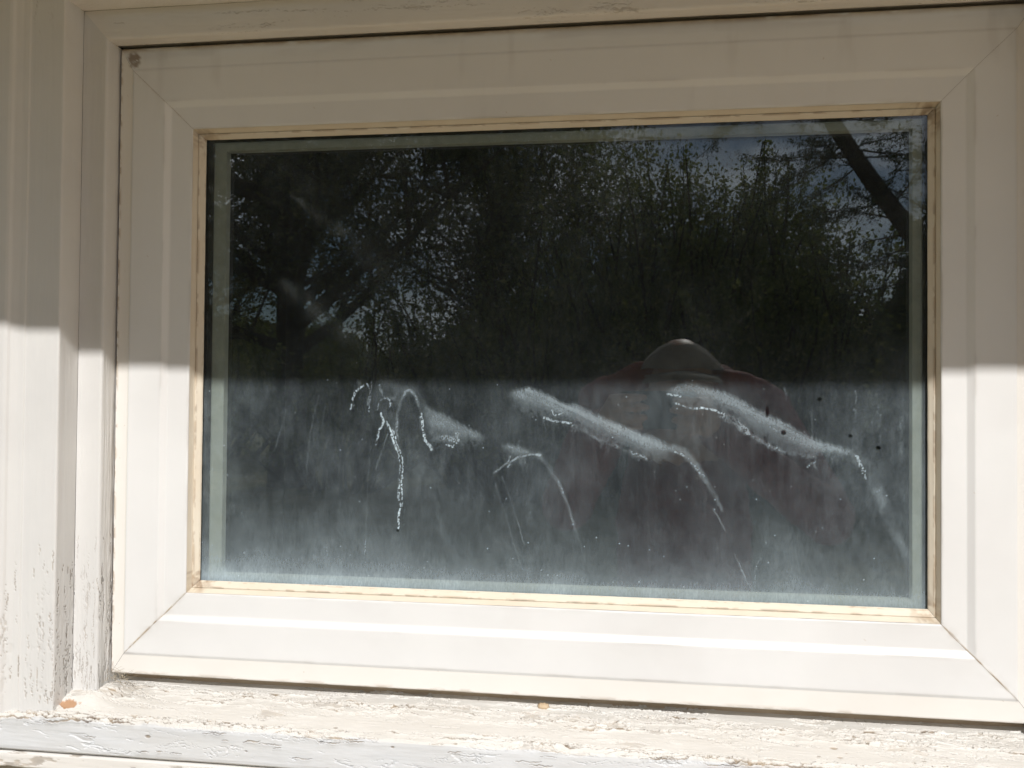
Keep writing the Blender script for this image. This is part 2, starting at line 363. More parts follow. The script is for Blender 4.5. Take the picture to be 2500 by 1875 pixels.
# dark backing behind the mitre joints
bk = [g(*OUT, 0.0361, 0.001), g(*OUT, 0.007, 0.002), g(*GRV, 0.006, 0), g(*FLT, 0.006, -0.002), g(*FLT, 0.028, -0.001)]
jb = MB()
for sd in 'LRTB': pass
sub_m = simple('dark_joint', (0.10, 0.085, 0.07, 1), 0.9)
MB().box((-0.5205, 0.0290, -0.315), (0.362, 0.06, -0.2846)).build('gap_filler', simple('pale_gap_filler', (0.55, 0.43, 0.30, 1), 0.9, var=(0.62, 0.50, 0.36, 1), vscale=40), window)  # pale wood-toned block added to brighten the gap under the sash
for sd in 'LRTB': member('sash_core', bk, sd, sub_m, window)

# glazing unit
SPI = (-0.4131, 0.2635, 0.2552, -0.1829)
SPF = (-0.4267, 0.2723, 0.2641, -0.1908)
seal_r = [g(*BD2, 0.0222, -0.006), g(*SPF, 0.0222), g(*SPF, 0.0232)]
def ring(name, rects, mat, parent):
    V = []; F = []
    for r in rects:
        x0, x1, zt, zb, y = r; V += [(x0, y, zb), (x1, y, zb), (x1, y, zt), (x0, y, zt)]
    for i in range(len(rects) - 1):
        for k in range(4):
            a = i * 4; F.append((a + k, a + (k + 1) % 4, a + 4 + (k + 1) % 4, a + 4 + k))
    return poly_obj(name, V, F, mat, parent)
ring('edge_seal', seal_r, m_seal, window)
ring('spacer', [g(*SPF, 0.0226, -0.004), g(*SPF, 0.0226, 0.0005), g(*SPF, 0.0231, 0.0008), g(*SPF, 0.0226, 0.0011), g(*SPI, 0.0227, -0.0004), g(*SPI, 0.0233, 0.0), g(*SPI, 0.0314, 0.0)], m_spacer, window)
def pane(name, y, rect, mat, n=(2, 2), attrs=None):
    xs = np.linspace(rect[0], rect[1], n[0]); zs = np.linspace(rect[3], rect[2], n[1])
    X, Z = np.meshgrid(xs, zs, indexing='ij'); V = np.stack([X, np.full_like(X, y), Z], -1).reshape(-1, 3)
    return mesh_np(name, V, grid_faces(n[0], n[1], False), mat, window, False, attrs)
og = pane('outer_glass_pane', 0.0178, (BD2[0] - 0.006, BD2[1] + 0.006, BD2[2] + 0.006, BD2[3] - 0.006), m_glass_out)

BANDS = [([(-2002, -56), (-1918, -129), (-1771, -189), (-1604, -276), (-1479, -336), (-1355, -395)], [(-2000, -302), (-1894, -403), (-1768, -450), (-1602, -439), (-1458, -437), (-1347, -435)], 0.3, 'A'), ([(-1122, 74), (-951, 111), (-789, 48), (-587, -55), (-482, -62), (-275, -156), (-88, -229), (113, -314), (297, -386), (472, -458)], [(-1121, -48), (-949, -139), (-771, -185), (-553, -235), (-401, -309), (-174, -405), (16, -478), (177, -566), (344, -567), (472, -509)], 0.34, 'B'), ([(407, 104), (515, 160), (670, 153), (900, 88), (1053, 11), (1242, -85), (1468, -198), (1655, -312), (1841, -398), (1988, -430), (2135, -489)], [(407, 17), (516, -33), (671, -59), (901, -100), (1053, -172), (1205, -318), (1431, -439), (1656, -512), (1915, -531), (2025, -521), (2153, -534)], 0.36, 'C'), ([(-1223, -474), (-1150, -448), (-1028, -479), (-905, -525), (-832, -548)], [(-1223, -498), (-1149, -545), (-1059, -600), (-946, -558), (-832, -564)], 0.28, 'D')]
STROKES = [([(-3418, 2067), (-3205, 1905), (-3028, 1776), (-2810, 1616), (-2592, 1434), (-2419, 1265)], 32, 240, 0.3, 1, 0), ([(-3502, 1172), (-3280, 1002), (-3103, 833), (-2841, 623), (-2579, 353)], 120, 240, 0.2, 1, 0), ([(-1626, 2015), (-1416, 1764), (-1125, 1433)], 120, 200, 0.06, 1, 0), ([(-2281, -400), (-2279, -202), (-2251, -58), (-2193, 62), (-2151, 78), (-2100, 38), (-2057, -56), (-2031, -159), (-2021, -282), (-1986, -383)], 20, 28, 0.3, 0.5, 0), ([(-2406, 147), (-2257, 65), (-2151, 95), (-2066, 26), (-1981, -117)], 104, 88, 0.14, 1, 0), ([(-2341, -18), (-2352, -121), (-2316, -285), (-2281, -449), (-2246, -572)], 120, 40, 0.26, 1, 1), ([(-2628, 117), (-2713, 62), (-2746, -21), (-2758, -117)], 20, 20, 0.75, 0.2, 1), ([(-2663, 145), (-2705, 62)], 64, 24, 0.2, 1, 0), ([(-2590, 138), (-2563, 84), (-2579, -20), (-2587, -82)], 12, 12, 0.7, 0.2, 1), ([(-2547, 154), (-2555, 63), (-2566, -61), (-2569, -144)], 12, 16, 0.75, 0.2, 1), ([(-2461, 126), (-2430, 23), (-2400, -6)], 16, 16, 0.6, 0.2, 1), ([(-2484, -130), (-2464, -39), (-2421, -10), (-2379, -1), (-2349, -38), (-2353, -88)], 16, 16, 0.8, 0.2, 1), ([(-2445, -155), (-2415, -237), (-2456, -328), (-2497, -473)], 20, 20, 0.7, 0.2, 1), ([(-2381, -245), (-2332, -376), (-2258, -572), (-2240, -695), (-2251, -860), (-2253, -1003), (-2231, -1085), (-2247, -1188), (-2254, -1311)], 20, 16, 0.9, 0.2, 1), ([(-2324, -327), (-2263, -490), (-2220, -604), (-2210, -715), (-2226, -839), (-2215, -1064), (-2239, -1155)], 12, 12, 0.75, 0.2, 1), ([(-2031, -159), (-2004, -322), (-1990, -412), (-1935, -485), (-1918, -517)], 16, 28, 0.7, 0.2, 1), ([(-1894, -403), (-1769, -393), (-1694, -420), (-1653, -366)], 40, 48, 0.4, 0.5, 1), ([(-1768, -462), (-1702, -489), (-1644, -419), (-1678, -350)], 16, 16, 0.6, 0.3, 1), ([(-2544, -503), (-2566, -743), (-2580, -1073), (-2588, -1485)], 8, 8, 0.3, 0.3, 0), ([(-2588, -1485), (-2590, -1600)], 16, 16, 0.35, 0.3, 1), ([(-2379, -368), (-2441, -575), (-2494, -721)], 8, 8, 0.22, 0.3, 0), ([(-787, -185), (-666, -224), (-525, -231)], 24, 16, 0.5, 0.4, 1), ([(-715, -112), (-690, -160), (-618, -143)], 12, 12, 0.7, 0.3, 1), ([(-553, -239), (-401, -309), (-265, -387), (-146, -433), (12, -493), (208, -569)], 28, 24, 0.42, 0.5, 1), ([(460, -466), (557, -492), (634, -581), (681, -639), (758, -755), (835, -890), (912, -1044)], 64, 24, 0.24, 0.6, 0), ([(480, -497), (565, -531), (642, -620), (735, -724)], 16, 12, 0.35, 0.4, 1), ([(836, -1038), (893, -1134), (943, -1241)], 8, 8, 0.32, 0.3, 0), ([(1031, -1456), (1104, -1620), (1172, -1761)], 8, 8, 0.32, 0.3, 0), ([(1307, -1343), (1247, -1538), (1191, -1760)], 20, 12, 0.14, 0.5, 1), ([(399, 57), (516, 34)], 16, 16, 0.6, 0.3, 1), ([(477, -33), (632, -83), (728, -74)], 16, 16, 0.6, 0.3, 1), ([(717, -70), (843, -96), (931, -135)], 16, 16, 0.65, 0.3, 1), ([(939, -146), (1053, -223), (1149, -300)], 64, 48, 0.42, 0.5, 1), ([(1168, -319), (1356, -432), (1506, -488), (1767, -534)], 36, 24, 0.3, 0.6, 1), ([(2117, -481), (2245, -647), (2336, -835), (2427, -1080), (2517, -1286), (2614, -1490)], 96, 56, 0.22, 0.7, 0), ([(2142, -515), (2208, -648), (2230, -716)], 28, 20, 0.5, 0.4, 1), ([(1686, -627), (1749, -572), (1804, -648)], 16, 16, 0.3, 0.4, 1), ([(-845, -548), (-743, -666), (-641, -832), (-560, -1022), (-498, -1220)], 36, 20, 0.32, 0.6, 0), ([(-498, -1220), (-437, -1377), (-376, -1582)], 12, 8, 0.28, 0.3, 0), ([(-1148, -674), (-1120, -625), (-1047, -576), (-905, -545), (-832, -552)], 16, 16, 0.45, 0.4, 0), ([(-1291, -738), (-1209, -675), (-1136, -613), (-1125, -569)], 16, 16, 0.3, 0.4, 0), ([(-1277, -838), (-1164, -1158), (-1068, -1477), (-993, -1675)], 8, 8, 0.34, 0.3, 0), ([(-1209, -768), (-1125, -976), (-1050, -1195), (-979, -1434)], 8, 8, 0.24, 0.3, 0), ([(-1048, -491), (-1036, -410)], 8, 12, 0.3, 0.4, 0), ([(-1888, -974), (-1810, -1298), (-1695, -1538), (-1528, -1726)], 56, 104, 0.07, 1, 0), ([(632, -91), (672, -326), (673, -561)], 104, 120, 0.07, 1, 0), ([(-1190, -594), (-1106, -794), (-1023, -994)], 32, 120, 0.08, 1, 0), ([(249, -1002), (290, -1394), (369, -1666)], 80, 144, 0.06, 1, 0), ([(-3093, 18), (-3155, -192), (-3195, -463), (-3222, -756)], 8, 8, 0.12, 0.5, 0), ([(-3440, -132), (-3567, -553)], 8, 8, 0.1, 0.5, 0), ([(-3026, -86), (-3067, -295)], 8, 8, 0.08, 0.5, 0), ([(1729, -80), (1748, -388)], 12, 12, 0.08, 0.8, 0), ([(2127, 97), (2135, -76), (2106, -306)], 12, 16, 0.24, 0.5, 1), ([(2120, -95), (2143, -649)], 48, 56, 0.05, 1, 0), ([(2317, 79), (2335, -112), (2346, -398)], 12, 20, 0.16, 0.5, 1), ([(1486, 131), (1505, 15)], 12, 12, 0.2, 0.4, 1), ([(2535, -148), (2546, -451)], 32, 40, 0.12, 0.8, 1), ([(1012, 695), (936, 538), (861, 342)], 16, 16, 0.1, 0.6, 1), ([(1277, 928), (1164, 831), (1050, 734)], 12, 12, 0.14, 0.6, 1)]
SPOTS = [(1329, -103, 20, 68), (1480, -299, 24, 24), (1807, 17, 24, 20), (2087, -321, 24, 20), (2336, -428, 24, 20), (-2258, -1331, 16, 16)]

NX, NZ = 1100, 720
gx0, gx1, gz0, gz1 = BD2[0] - 0.004, BD2[1] + 0.004, BD2[3] - 0.004, BD2[2] + 0.004
xs = np.linspace(gx0, gx1, NX); zs = np.linspace(gz0, gz1, NZ)
GX, GZ = np.meshgrid(xs, zs, indexing='ij')
mm = 1000.0
low = sst(0.10, -0.03, GZ)  # film density drops above the eave shadow, putting extra shade there
D = 0.040 + 0.052 * low
D = D * (0.15 + 1.6 * fbm(GX * 13, GZ * 14, 5, 101, 0.62) ** 1.4) * (0.45 + 1.1 * fbm(GX * 150, GZ * 62, 4, 103, 0.6))
D += 0.030 * low * sst(0.45, 0.75, fbm(GX * 9 + 3, GZ * 7, 4, 107))
D += 0.010 * low * sst(0.5, 0.8, fbm(GX * 260, GZ * 26, 3, 109))
D *= 1 - 0.35 * low * sst(0.44, 0.58, fbm(GX * 6.5 + 1.3, GZ * 8 + 0.4, 3, 110)) * sst(-0.155, -0.10, GZ)  # thinner patches of film paint in dark reflected shapes
bot = np.clip(GZ - SPI[3] + 0.002, 0, 1)
D += (0.21 + 0.13 * sst(-0.05, -0.35, GX)) * np.exp(-bot / 0.018) * (0.5 + fbm(GX * 30, GZ * 25, 4, 111)) + 0.075 * np.exp(-bot / 0.06) * (0.15 + fbm(GX * 34, GZ * 22, 4, 112) * 1.3)
for edge, wv in ((GX - SPI[0], 0.05), (SPI[1] - GX, 0.02), (SPI[2] - GZ, 0.06)):
    D += 0.8 * wv * np.exp(-np.clip(edge, 0, 1) / 0.005) * sst(0.35, 0.8, fbm(GX * 120, GZ * 120, 4, 115))
jit = (fbm(GX * 260, GZ * 260, 3, 121) - 0.5)
hair = (vn(GX * 700 + GZ * 260, GZ * 110, 123) - 0.5) + 0.6 * (vn(GX * 1200 - GZ * 300, GZ * 200, 127) - 0.5)
fine = vn(GX * 1500, GZ * 1500, 131)
for up, lo, inten, seed in BANDS:
    up = np.array(up) / 10000.0; lo = np.array(lo) / 10000.0
    zu = np.interp(xs, up[:, 0], up[:, 1])[:, None]; zl = np.interp(xs, lo[:, 0], lo[:, 1])[:, None]
    e0 = sst(up[0, 0] - 0.006, up[0, 0] + 0.010, xs)[:, None]; e1 = sst(up[-1, 0] + 0.004, up[-1, 0] - 0.012, xs)[:, None]
    zu2 = zu + hair * 0.0028 + 0.0002 + 0.0025 * (fbm(GX * 60, GZ * 60, 3, 143) - 0.5); zl2 = zl - 0.0015 + hair * 0.0070 + jit * 0.018 + 0.010 * (fbm(GX * 35, GZ * 35, 3, 145) - 0.5)
    uu = GX * 0.9 - GZ * 0.44; vv = GX * 0.44 + GZ * 0.9; fib = fbm(uu * 34, vv * 520, 4, 147, 0.6)
    a = sst(-0.0030, 0.0026, zu2 - GZ) * sst(-0.0060, 0.0075, GZ - zl2)
    t = np.clip((GZ - zl) / np.maximum(zu - zl, 1e-4), 0, 1)
    core = 0.30 + 0.75 * (0.40 + 1.2 * fib) * np.exp(-((t - 0.80) / 0.38) ** 2) * (0.55 + 0.9 * fbm(GX * 25, GZ * 60, 3, 141))
    rim = 0.55 * np.exp(-((GZ - zl2) / 0.0008) ** 2) * sst(0.52, 0.66, fbm(GX * 90, GZ * 90, 3, 151)) * (fine > 0.45)
    D += 0.70 * inten * e0 * e1 * (a * core * (0.72 + 0.55 * fine) + rim * 1.0)
    # thin veil below each streak
    D += 0.035 * e0 * e1 * sst(0.0, 0.004, zl - GZ) * np.exp(-np.clip(zl - GZ, 0, 1) / 0.03) * sst(0.45, 0.8, fbm(GX * 200, GZ * 14, 3, 155)) * low
for pts, w0, w1, inten, soft, dot in STROKES:
    pts = np.array(pts) / 10000.0; w0 /= 10000.0; w1 /= 10000.0
    pad = max(w0, w1) * (1.2 + soft) + 0.004
    ia = np.searchsorted(xs, pts[:, 0].min() - pad); ib = np.searchsorted(xs, pts[:, 0].max() + pad)
    ja = np.searchsorted(zs, pts[:, 1].min() - pad); jb_ = np.searchsorted(zs, pts[:, 1].max() + pad)
    sx = GX[ia:ib, ja:jb_]; sz = GZ[ia:ib, ja:jb_]
    if sx.size == 0: continue
    jx = sx + jit[ia:ib, ja:jb_] * (0.0022 if soft < 0.9 else 0.006) + (fbm(sx * 300, sz * 300, 2, 161) - 0.5) * (0.0045 if (dot and soft >= 0.4) else 0); jz = sz
    seg = np.diff(pts, axis=0); ln = np.hypot(seg[:, 0], seg[:, 1]); tot = ln.sum(); cum = np.concatenate([[0], np.cumsum(ln)])
    best = np.full(sx.shape, 9.0); tt = np.zeros(sx.shape)
    for k in range(len(seg)):
        u = np.clip(((jx - pts[k, 0]) * seg[k, 0] + (jz - pts[k, 1]) * seg[k, 1]) / max(ln[k] ** 2, 1e-12), 0, 1)
        d = np.hypot(jx - pts[k, 0] - u * seg[k, 0], jz - pts[k, 1] - u * seg[k, 1])
        c = d < best; best = np.where(c, d, best); tt = np.where(c, (cum[k] + u * ln[k]) / tot, tt)
    wd = np.maximum((w0 + (w1 - w0) * tt) * 0.5, 0.00042)
    if soft >= 1: a = np.exp(-(best / (wd * 1.0)) ** 2) * (1 - 0.8 * tt ** 2)
    else: a = sst(wd * (1.3 + soft), wd * (0.75 - 0.6 * soft), best)
    if dot: a = a * (vn(sx * 1300, sz * 900, 77) > 0.42) * (0.6 + 0.8 * fine[ia:ib, ja:jb_])
    elif w0 > 0.0012 and soft < 1: a = a * (0.55 + 0.9 * fine[ia:ib, ja:jb_])
    D[ia:ib, ja:jb_] += inten * ((0.62 if dot else 0.38) if soft < 0.45 else 0.42) * a * (0.35 + 1.1 * sst(0.3, 0.62, fbm(sx * 70, sz * 45, 3, 171 + len(pts))))
rng = np.random.default_rng(5)      # scattered dried drops
for k in range(150):
    cx = rng.uniform(gx0, gx1); cz = rng.uniform(gz0, 0.02); r = rng.uniform(0.0003, 0.0007); 
    i = int((cx - gx0) / (gx1 - gx0) * (NX - 1)); j = int((cz - gz0) / (gz1 - gz0) * (NZ - 1))
    D[max(i - 1, 0):i + 1, max(j - 1, 0):j + 1] += rng.uniform(0.04, 0.30)
for cx, cz, wr_, hr_ in SPOTS:
    dd = 1.2 * np.hypot((GX - cx / 10000) / (wr_ / 10000), (GZ - cz / 10000) / (hr_ / 10000)) + jit * 0.8
    D *= 1 - 0.93 * sst(1.25, 0.8, dd)
pane('inner_glass_pane', 0.0316, (SPI[0] - 0.01, SPI[1] + 0.01, SPI[2] + 0.01, SPI[3] - 0.01), m_glass_back)
pane('fogged_glass_face', 0.0214, (gx0, gx1, gz1, gz0), m_glass_in, (NX, NZ), {'dust': np.clip(D, 0, 0.97).reshape(-1)})

# ---- wood frame round the sash: stop, jamb, casing (left, right, head)
def crack_paths(S, A, specs, h, wr, lift=0.0006):
    """long jagged splits in the paint along the grain; each leaves one lifted lip"""
    for (s0, a0, L_, w0, amp, sd_) in specs:
        col = S[:, 0] if S[:, 0].max() == S[:, 0].min() or S[0].max() == S[0].min() else S.mean(1)
        ia = np.searchsorted(col, s0); ib = np.searchsorted(col, s0 + L_)
        if ib - ia < 3: continue
        x = col[ia:ib]; t = (x - s0) / L_
        z1 = np.zeros_like(x)
        path = a0 + amp * (fbm(x * 45, z1 + sd_, 3, sd_) - 0.5) * 2 + 0.0016 * (vn(x * 260, z1 + sd_, sd_ + 1) - 0.5) + 0.0008 * (vn(x * 800, z1, sd_ + 2) - 0.5)
        w = w0 * np.sin(np.pi * np.clip(t, 0.001, 0.999)) ** 0.6 * (0.35 + 1.2 * vn(x * 170, z1, sd_ + 3))
        d = A[ia:ib] - path[:, None]; W = w[:, None]
        c = sst(W, W * 0.35, np.abs(d)) * (W > 0.00012)
        lip = np.exp(-np.clip(d - W * 0.6, 0, 1) / 0.0016) * (d > W * 0.6) * np.clip(W / 0.0006, 0, 1.3)
        h[ia:ib] += lift * lip - 0.0013 * c
        wr[ia:ib] = np.maximum(wr[ia:ib], c * 0.95)
    return h, wr
def wood_disp(side, seed, low_z=-0.29, amt=1.0):
    def f(S, A, Y, X, Z):
        if side in 'LR':
            a = S; lowm = sst(-0.13, -0.29, Z) * amt
            top = sst(0.30, 0.36, Z) * 0.25
        else:
            a = S; lowm = np.full_like(S, 0.25) * amt; top = 0
        h = (fbm(a * 12, A * 240, 4, seed) - 0.5) * 0.00035 + (fbm(a * 60, A * 420, 3, seed + 9) - 0.5) * 0.0003 * (0.4 + lowm)
        m = np.clip(lowm + top, 0, 1)
        n1 = fbm(a * 8 + vn(a * 90, A * 90, seed + 5) * 0.25, A * 200 + vn(a * 260, A * 260, seed + 6) * 0.7, 4, seed + 3)
        cr = sst(0.016, 0.004, np.abs(n1 - 0.5)) * sst(0.54, 0.62, fbm(a * 13, A * 70, 3, seed + 7) + 0.07 * m - 0.02) * sst(0.0, 0.4, m)
        if seed == 201: h = h + (fbm(a * 26, Y * 900, 4, 77) - 0.5) * 0.0011 * sst(-0.0168, -0.0145, Y) * (0.35 + 0.65 * sst(0.1, -0.15, Z))
        h = h - 0.0008 * cr
        n2 = fbm(a * 45, A * 130, 4, seed + 13); fl = sst(0.68, 0.72, n2 + 0.03 * m) * m
        h = h - 0.0004 * fl
        wr_ = np.clip(cr * 0.45 + fl * 0.08, 0, 1)
        if side == 'L':
            rg = random.Random(seed); am = A.max()
            sp = []
            for k in range(90):
                z0 = -0.30 + 0.16 * rg.random() ** 1.8; sp.append((z0, rg.uniform(0.002, am), rg.uniform(0.006, 0.035), rg.uniform(0.00015, 0.00055), 0.0012, rg.randint(1, 9999)))
            h, wr_ = crack_paths(S, A, sp, h, wr_, 0.0004)
        return h, wr_, np.zeros_like(S)
    return f
SILLZ = -0.306
CB = -0.318
ST = (-0.5225, 0.3640, 0.3606, SILLZ)
JB = (-0.5498, 0.3915, 0.3914, SILLZ)
stop_r = [g(*JB, -0.0172, 0.0004), g(*ST, -0.0180, -0.0022), g(*ST, -0.0172, -0.0006), g(*ST, -0.0155, 0.0), g(*ST, -0.002, 0.0), g(*ST, 0.0004, -0.0008), g(*ST, 0.0010, -0.0035), g(*ST, 0.03, -0.0035)]
stopL_r = [g(*JB, -0.0172, 0.0004), g(*ST, -0.0180, -0.0022), g(*ST, -0.0172, -0.0006), g(*ST, -0.0155, 0.0), g(*ST, 0.030, 0.0)]
cas_r = [(-0.64, 0.48, 0.482, CB, -0.016), (-0.64, 0.48, 0.482, CB, -0.050), (-0.638, 0.478, 0.480, CB, -0.0535), (-0.6030, 0.445, 0.4446, CB, -0.0537), (-0.6005, 0.4425, 0.442, CB, -0.0528), (-0.5985, 0.4405, 0.440, CB, -0.0505), (-0.592, 0.434, 0.4335, CB, -0.0482), (-0.5862, 0.4280, 0.4278, CB, -0.0474), (-0.5852, 0.4270, 0.4268, CB, -0.0464), (-0.5842, 0.4260, 0.4258, CB, -0.0462),
         g(*JB, -0.0460, -0.0012), g(*JB, -0.0450, -0.0002), g(*JB, -0.0435, 0.0), g(*JB, -0.0168, 0.0)]
for sd in 'LRT':
    hi = sd != 'R'
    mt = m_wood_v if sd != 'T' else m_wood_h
    member('stop', stop_r if sd == 'T' else stopL_r, sd, mt, window, nl=850 if hi else 60, res=0.0006 if hi else 0.004, bottom=SILLZ if sd != 'T' else None, disp=wood_disp(sd, 201, amt=1.5), gap=0.0)
    member('casing_board', cas_r, sd, mt, window, nl=850 if hi else 60, res=0.0009 if hi else 0.004, bottom=CB if sd != 'T' else None, disp=wood_disp(sd, 231, amt=0.9), gap=0.0)

# ---- sill: peeling paint over weathered wood, modelled as relief
def build_sill():
    prof = [(0.046, -0.2940), (-0.0505, -0.3101), (-0.0528, -0.3108), (-0.0543, -0.3128), (-0.0547, -0.3155), (-0.0547, -0.3390), (-0.0540, -0.3420), (-0.0520, -0.3438), (-0.047, -0.3450), (-0.02, -0.3450)]
    pts = []; 
    for i in range(len(prof) - 1):
        a = np.array(prof[i]); b = np.array(prof[i + 1]); k = max(1, int(np.linalg.norm(b - a) / 0.00042))
        for j in range(k): pts.append(a + (b - a) * j / k)
    pts.append(np.array(prof[-1])); Pp = np.array(pts); nv = len(Pp)
    arc = np.concatenate([[0], np.cumsum(np.hypot(*np.diff(Pp, axis=0).T))])
    nu = 1750; xx = np.linspace(-0.70, 0.50, nu)
    S = np.repeat(xx[:, None], nv, 1); A = np.repeat(arc[None], nu, 0); Yp = np.repeat(Pp[:, 0][None], nu, 0); Zp = np.repeat(Pp[:, 1][None], nu, 0)
    d = np.gradient(Pp, axis=0); ln = np.hypot(d[:, 0], d[:, 1]); ny = -(-d[:, 1] / ln) * 1.0; nz = -d[:, 0] / ln
    ny = d[:, 1] / ln; nz = -d[:, 0] / ln
    topE = arc[np.argmin(np.abs(Pp[:, 0] + 0.0528) + np.abs(Pp[:, 1] + 0.3108))]     # arc at the front top edge
    at_s = arc[np.argmin(np.abs(Pp[:, 0] - 0.0))]
    ontop = A < topE
    # zones: just in front of the sash, and along the front edge, crack most
    zs_ = np.exp(-np.clip(A - at_s - 0.002, 0, 1) / 0.012); ze = np.exp(-((A - topE + 0.0005) / 0.006) ** 2)
    wob = (fbm(S * 25, A * 60, 3, 301) - 0.5)
    sev = np.clip(zs_ * 1.0 + ze * 0.8 + 0.22 * ontop + 0.10, 0, 1.2) * (0.6 + 0.9 * fbm(S * 7, A * 20, 3, 303))
    sev = np.where(A > topE + 0.004, sev * 0.35, sev)
    h = (fbm(S * 14, A * 70, 4, 311) - 0.5) * 0.0013 + (fbm(S * 50, A * 180, 3, 313) - 0.5) * 0.0004 * (0.5 + sev) + (fbm(S * 5, A * 40, 2, 315) - 0.5) * 0.0012
    # missing flakes with ragged steps
    n2 = fbm(S * 24 + wob, A * 110 + wob * 2, 5, 321, 0.55)
    thr = 0.735 - 0.14 * np.clip(sev, 0, 1.1)
    fl = sst(thr, thr + 0.018, n2)
    curl = sst(thr - 0.05, thr, n2) * (1 - fl)
    h = h - 0.0010 * fl + 0.0008 * curl * sev
    # grain cracks
    jag = (vn(S * 330, A * 330, 329) - 0.5) + 0.6 * (vn(S * 800, A * 700, 328) - 0.5)
    n1 = fbm(S * 13 + wob * 1.2 + jag * 0.18, A * 190 + wob * 4 + jag * 0.7, 4, 331)
    m1 = sst(0.50, 0.60, fbm(S * 24, A * 90, 3, 333) + 0.17 * sev - 0.03)
    cr = sst(0.019, 0.006, np.abs(n1 - 0.5)) * m1
    n3 = fbm(S * 110, A * 60 + wob * 5, 3, 341)
    cr2 = sst(0.018, 0.005, np.abs(n3 - 0.5)) * sst(0.62, 0.70, fbm(S * 40, A * 100, 3, 343) + 0.10 * sev) * sst(0.3, 0.8, sev)
    cr = np.clip(cr + cr2 * 0.8, 0, 1)
    h = h - 0.0014 * cr
    rc = random.Random(12); sp = []
    for k in range(105):     # tight band of splits just in front of the sash
        sp.append((rc.uniform(-0.56, 0.42), at_s + rc.uniform(-0.016, 0.016) ** 1, rc.uniform(0.010, 0.085), rc.uniform(0.0007, 0.0021), 0.0050, rc.randint(1, 99999)))
    for k in range(110):     # along the front edge
        sp.append((rc.uniform(-0.62, 0.42), topE + rc.gauss(-0.0055, 0.0038), rc.uniform(0.012, 0.09), rc.uniform(0.0005, 0.0016), 0.0036, rc.randint(1, 99999)))
    for k in range(110):     # scattered over the slope and the front face
        sp.append((rc.uniform(-0.62, 0.42), rc.uniform(at_s, topE + 0.028), rc.uniform(0.006, 0.030), rc.uniform(0.0003, 0.0007), 0.0010, rc.randint(1, 99999)))
    cw = np.zeros_like(S); h, cw = crack_paths(S, A, sp, h, cw, 0.0011)
    cr = np.clip(cr * 0.12, 0, 1)
    # paint built up in the corner where jamb, casing and sill meet
    lump = sst(-0.498, -0.524, S + 0.004 * wob) * sst(-0.600, -0.556, S) * sst(at_s + 0.056, at_s + 0.016, A) * sst(at_s - 0.022, at_s + 0.004, A)
    h = h + lump * (0.0095 + 0.004 * (fbm(S * 60, A * 60, 3, 351) - 0.5))
    tan = sst(0.0085, 0.0065, np.hypot((S + 0.541) * 0.75, (A - at_s - 0.035) * 1.5) + (fbm(S * 250, A * 250, 3, 353) - 0.5) * 0.008)
    h = h - 0.0012 * tan
    wr = np.clip(cr * 0.9 + fl * (0.05 + 0.30 * sst(0.04, 0.12, n2 - thr)) + fl * 0.55 * sst(thr + 0.030, thr + 0.010, n2) * sst(0.25, 0.6, sev), 0, 0.95)  # besides wear, dark flake rims paint the shadow under raised chips
    wr = np.maximum(wr, cw)
    # knots / nicks
    rg = np.random.default_rng(9)
    for k in range(16):
        cx = rg.uniform(-0.45, 0.36); ca = at_s + rg.uniform(0.018, 0.075); r = rg.uniform(0.0007, 0.0016)
        q = sst(1.2, 0.7, np.hypot((S - cx) / (r * 1.7), (A - ca) / r) + wob)
        h = h - q * 0.0012; wr = np.maximum(wr, q * 0.9)
    Vy = Yp + ny[None] * h; Vz = Zp + nz[None] * h
    V = np.stack([S, Vy, Vz], -1).reshape(-1, 3)
    o = mesh_np('sill', V, grid_faces(nu, nv, False), m_sill, window, True, {'wear': wr.reshape(-1), 'stain': (tan * 0).reshape(-1), 'bare': tan.reshape(-1), 'cool': (sst(topE + 0.0005, topE + 0.003, A + 0.006 * wob) * (0.6 + 0.4 * fbm(S * 10, A * 60, 3, 361))).reshape(-1)})
    o['label'] = 'cracked peeling white sill board under the sash'
build_sill()
# bare tan timber shows where the sill paint has gone in the corner
def patch_bare():
    t = m_sill.node_tree; p = [n for n in t.nodes if n.type == 'BSDF_PRINCIPLED'][0]
    src = p.inputs['Base Color'].links[0].from_socket
    a = t.nodes.new('ShaderNodeAttribute'); a.attribute_name = 'bare'
    m = t.nodes.new('ShaderNodeMix'); m.data_type = 'RGBA'; m.inputs['B'].default_value = (0.50, 0.30, 0.18, 1)
    a2 = t.nodes.new('ShaderNodeAttribute'); a2.attribute_name = 'cool'      # the front edge carries a cooler, older coat
    m2 = t.nodes.new('ShaderNodeMix'); m2.data_type = 'RGBA'; m2.blend_type = 'MULTIPLY'; m2.inputs['B'].default_value = (0.90, 0.95, 1.04, 1)
    t.links.new(a2.outputs['Fac'], m2.inputs['Factor']); t.links.new(src, m2.inputs['A']); src = m2.outputs['Result']
    t.links.new(a.outputs['Fac'], m.inputs['Factor']); t.links.new(src, m.inputs['A']); t.links.new(m.outputs['Result'], p.inputs['Base Color'])
patch_bare()
